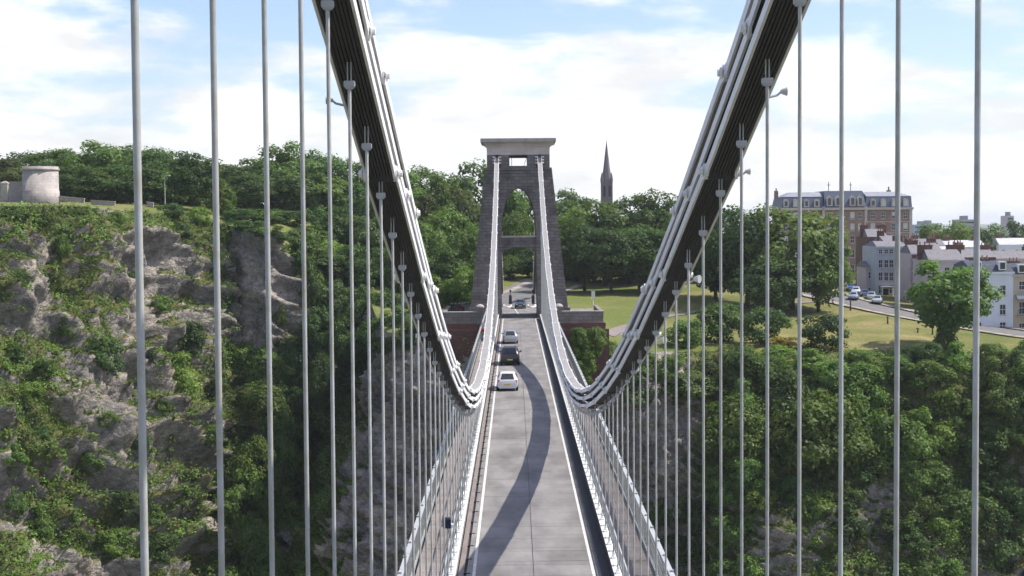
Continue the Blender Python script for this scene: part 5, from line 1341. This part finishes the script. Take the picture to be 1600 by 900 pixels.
# wooded slope on the right: one shrub or small tree at a time
cand = np.argwhere((IX > 890) & (IX < 1680) & (IY > 560) & (IY < 1000) & (CX > 14))
RNG.shuffle(cand); placed = []
for i, j in cand:
    p = P2[i, j]; hsh = float(hash3(np.int64(i), np.int64(j), np.int64(2))); up_ = IY[i, j] < 740
    d0 = 4.0 + 4.2 * hsh ** 1.5 if up_ else 3.0 + 2.6 * hsh
    if TT[i, j] < .06: d0 = 3.2 + 1.4 * hsh
    rocky = (IX[i, j] < 1125 and 625 < IY[i, j] < 800 and CX[i, j] < 27) or (1225 < IX[i, j] < 1430 and IY[i, j] > 842 + 20 * math.sin(IX[i, j] * .05))
    if rocky or (not up_ and vegn[i, j] < .495): continue
    if any((p[0] - q[0]) ** 2 + (p[1] - q[1]) ** 2 + (p[2] - q[2]) ** 2 < ((d0 + q[3]) * .50) ** 2 for q in placed): continue
    placed.append((*p, d0))
    near_edge = TT[i, j] < .06
    w_ = d0 * random.uniform(1.35, 1.6) * (.85 if near_edge else 1); h_ = (random.uniform(3.0, 4.8) if near_edge else d0 * random.uniform(1.2, 1.6))
    lm = random.choice((0, 0, 0, 2, 2, 2, 1)) if IY[i, j] < 720 else random.choice((0, 0, 1, 1, 2))
    tier = 'at lawn edge' if near_edge else ('upper slope' if IY[i, j] < 660 else ('middle slope' if IY[i, j] < 770 else 'lower slope'))
    size = 'big' if d0 > 5.6 else ('small' if d0 < 4.3 else 'middling')
    lab = f'{size} {TONE[lm]} shrub on {tier}, {where(IX[i, j])}' if not near_edge else f'{size} {TONE[lm]} shrub {tier}, {where(IX[i, j])}'
    if d0 > 5.6 and not near_edge:
        tree(p[0], p[1] + 1, p[2] + h_ * .85, w_ * 1.1, lab.replace('shrub', 'tree'), G_WOOD, kind=random.randrange(6), lm=lm, clear=-.1, base=p[2] - h_ * .3, name='slope_tree')
    else:
        shrub((p[0], p[1] + .5, p[2] - h_ * .25), w_, h_, lab, 'shrubs on the right-hand gorge slope', None, lm)
    if len(placed) >= 290: break
print('slope shrubs', len(placed))
# left cliff: bushes where the photograph shows them
LB = [(95, 525, 40, 36, 1), (160, 570, 60, 60, 1), (150, 545, 40, 36, 2), (290, 540, 50, 50, 1), (285, 600, 70, 60, 2), (330, 610, 60, 50, 0), (120, 770, 50, 44, 1), (140, 740, 46, 40, 0), (60, 690, 44, 36, 1), (380, 720, 80, 70, 2), (430, 740, 60, 60, 0), (350, 780, 70, 60, 0), (60, 830, 60, 50, 2), (110, 860, 60, 50, 0),
      (180, 860, 60, 46, 2), (250, 870, 60, 50, 1), (300, 860, 60, 50, 0), (200, 800, 40, 40, 1), (95, 400, 30, 46, 2), (30, 445, 36, 30, 1), (280, 370, 34, 30, 1), (270, 335, 40, 26, 1), (310, 345, 40, 30, 2), (60, 350, 40, 22, 0), (20, 340, 46, 26, 1), (120, 335, 40, 20, 0), (180, 345, 36, 20, 2), (40, 620, 44, 30, 2),
      (440, 590, 50, 44, 0), (450, 640, 50, 50, 1), (470, 560, 44, 40, 1), (490, 600, 40, 40, 1), (420, 800, 60, 60, 1), (460, 820, 44, 50, 1), (385, 860, 60, 60, 1), (430, 880, 56, 56, 0), (340, 430, 30, 60, 1), (440, 500, 30, 36, 0), (20, 800, 40, 40, 1), (330, 690, 40, 34, 0), (250, 480, 34, 26, 2), (210, 430, 30, 24, 0),
      (90, 470, 30, 26, 0), (255, 640, 34, 26, 0), (230, 560, 30, 26, 1), (395, 640, 44, 34, 2), (20, 560, 34, 26, 1), (475, 690, 46, 60, 0), (500, 680, 30, 34, 0), (520, 640, 34, 30, 1), (600, 545, 36, 24, 1), (640, 540, 40, 26, 1), (560, 580, 30, 24, 1), (720, 530, 40, 24, 0), (465, 750, 40, 60, 1), (480, 450, 44, 60, 1), (410, 345, 50, 20, 0), (450, 345, 50, 22, 1), (380, 350, 44, 18, 1),
      (500, 340, 60, 26, 1), (530, 345, 60, 30, 0), (470, 375, 50, 40, 0), (465, 410, 44, 44, 1), (350, 480, 40, 34, 1), (375, 560, 46, 34, 2), (180, 480, 34, 26, 1), (70, 580, 40, 28, 0), (215, 700, 44, 30, 1), (170, 660, 36, 26, 0), (20, 720, 44, 34, 0), (280, 760, 44, 34, 2), (240, 820, 44, 36, 0),
      (905, 520, 34, 34, 0), (920, 545, 40, 36, 2), (900, 560, 34, 30, 2), (955, 560, 50, 36, 0), (885, 590, 26, 24, 0), (990, 590, 50, 40, 1), (1040, 600, 50, 40, 0), (930, 520, 34, 40, 0), (912, 580, 36, 34, 2),
      (450, 560, 50, 50, 1), (500, 560, 56, 56, 1), (470, 620, 56, 60, 1), (510, 610, 50, 50, 1), (440, 690, 50, 56, 0), (480, 660, 56, 56, 1), (440, 780, 56, 64, 1), (400, 690, 60, 56, 2), (410, 760, 60, 60, 0), (450, 850, 50, 60, 1), (400, 820, 60, 64, 2), (500, 640, 40, 44, 0), (535, 590, 44, 40, 1), (570, 560, 44, 36, 1), (610, 548, 44, 32, 0), (425, 650, 50, 46, 0), (360, 830, 60, 56, 1), (330, 880, 60, 50, 0), (380, 660, 44, 40, 1)]
for (px, py, w, h, lm) in LB:
    p = near(px, py); d = p[1]; k_ = d / F_PX; tier = 'near the brow' if py < 400 else ('upper ledges' if py < 560 else ('middle ledges' if py < 720 else 'lower ledges'))
    left_ = px < 780; front_ = 4.2 if px > 880 and px < 935 else -.3
    if 345 < px < 480 and py > 640: front_ = 3.0; w, h, lm = w * 1.35, h * 1.3, (2 if lm == 1 else lm)
    lab = f'{TONE[lm]} bush, {tier} of left cliff, {where(px)}' if px < 470 and tier != 'near the brow' else (f'{TONE[lm]} bush near left cliff brow, {where(px)}' if px < 560 and py < 400 else (f'{TONE[lm]} bush in the dark cleft, {where(px)}' if left_ else f'{TONE[lm]} leafy shrub below the right abutment wall'))
    shrub((p[0], p[1] - front_, p[2] - h * k_ * .35), w * k_, h * k_ * 1.25, lab, 'shrubs on the left cliff' if px < 470 else ('shrubs in the cleft' if left_ else 'shrubs below the right abutment'), None, lm)

# young trees standing out of the foot of the cleft into the sun
for i, (px, py, w, h, k, lm) in enumerate([(395, 770, 6.5, 8.5, 0, 2), (430, 800, 6.5, 9.0, 1, 0), (375, 850, 6.5, 8.0, 3, 0), (412, 880, 7.0, 9.0, 2, 2), (452, 880, 6.0, 9.0, 5, 0), (350, 910, 6.5, 7.5, 1, 2), (445, 740, 5.5, 8.0, 2, 2), (395, 940, 7.0, 9.0, 0, 0), (440, 950, 7.0, 10.0, 3, 2), (478, 700, 5.0, 8.0, 1, 0)]):
    p = near(px, py); tree(p[0] - 3.0, p[1] - 10.0, p[2] + h * .8 + 1.5, w * 1.35, f'{TONE[2 if i % 2 else 0]} young tree at cleft foot, {where(px)}', 'young trees at the foot of the cleft', kind=k, lm=2 if i % 2 else 0, clear=-.05, base=p[2] - 6.0, name='young_tree')

# low herbs, grass tufts and ivy: nobody could count them
wgt = (veg ** 1.3) * ((IX > -60) & (IX < 1660) & (IY < 960)) * (zz_ > 0) * np.where(CX < -38, 1.0, np.where(CX < -18, 1.5, .35))
flat = wgt.ravel() / wgt.sum()
NT = 30000
pick = RNG.choice(flat.size, NT, p=flat)
base_, nor_ = P2.reshape(-1, 3)[pick], N2.reshape(-1, 3)[pick]
per = 9
cen = np.repeat(base_, per, 0) + RNG.normal(0, 1, (NT * per, 3)) * np.repeat(RNG.uniform(.2, .6, NT), per)[:, None] * np.array([1, .8, .55]) + np.repeat(nor_, per, 0) * .25
V = leaves(cen, np.repeat(nor_ + np.array([0, 0, .8]), per, 0), .18, RNG, .6)
hue = fbm(base_ * .16, 3, 77) + RNG.normal(0, .09, NT)
for nm, msk, lm in (('cliff_herbs', hue < .48, 0), ('cliff_dry_herbs', (hue >= .48) & (hue < .60), 3), ('cliff_ivy', hue >= .60, 2)):
    kk = np.repeat(msk, per * 4); vv_ = V[kk]
    o = obj(nm, np_mesh(nm, vv_, np.arange(len(vv_)).reshape(-1, 4)), LEAF[lm]); struct(o, 'stuff')
    o['label'] = {'cliff_herbs': 'low green herbs and grass growing over the cliff ledges', 'cliff_dry_herbs': 'dry brownish green tufts scattered on the cliff', 'cliff_ivy': 'bright green ivy and creepers on the cliff'}[nm]; o['category'] = 'plants'

# look-alikes that still share a description are told apart by their order in the picture
same = {}
for o in scene.objects:
    if o.parent is None and 'label' in o and 'category' in o and o['category'] in ('shrub', 'tree', 'bush'): same.setdefault(o['label'], []).append(o)
for lab, os_ in same.items():
    if len(os_) < 2: continue
    def pxx(o):
        v = np.array(o.location) - CAM; return (v @ RT) / (v @ FW)
    os_.sort(key=pxx); n = len(os_)
    for i, o in enumerate(os_):
        o['label'] = lab + (', ' + ('left', 'right')[i] + ' one' if n == 2 else (', ' + ('leftmost', 'middle', 'rightmost')[i] if n == 3 else f', {ordinal(i + 1)} one'))

# ------------------------------------------------------------------ air
hzm = bpy.data.materials.new('summer_haze'); hzm.use_nodes = True; nt = hzm.node_tree; nt.nodes.clear()
pv = node(nt, 'ShaderNodeVolumePrincipled', i_Density=0.00010); pv.inputs['Color'].default_value = (.93, .96, 1.0, 1); pv.inputs['Anisotropy'].default_value = 0.2
out = node(nt, 'ShaderNodeOutputMaterial'); nt.links.new(pv.outputs[0], out.inputs['Volume'])
struct(MB().box(-9100, 9100, -4100, 14100, -76, 60).build('haze', hzm), 'stuff')
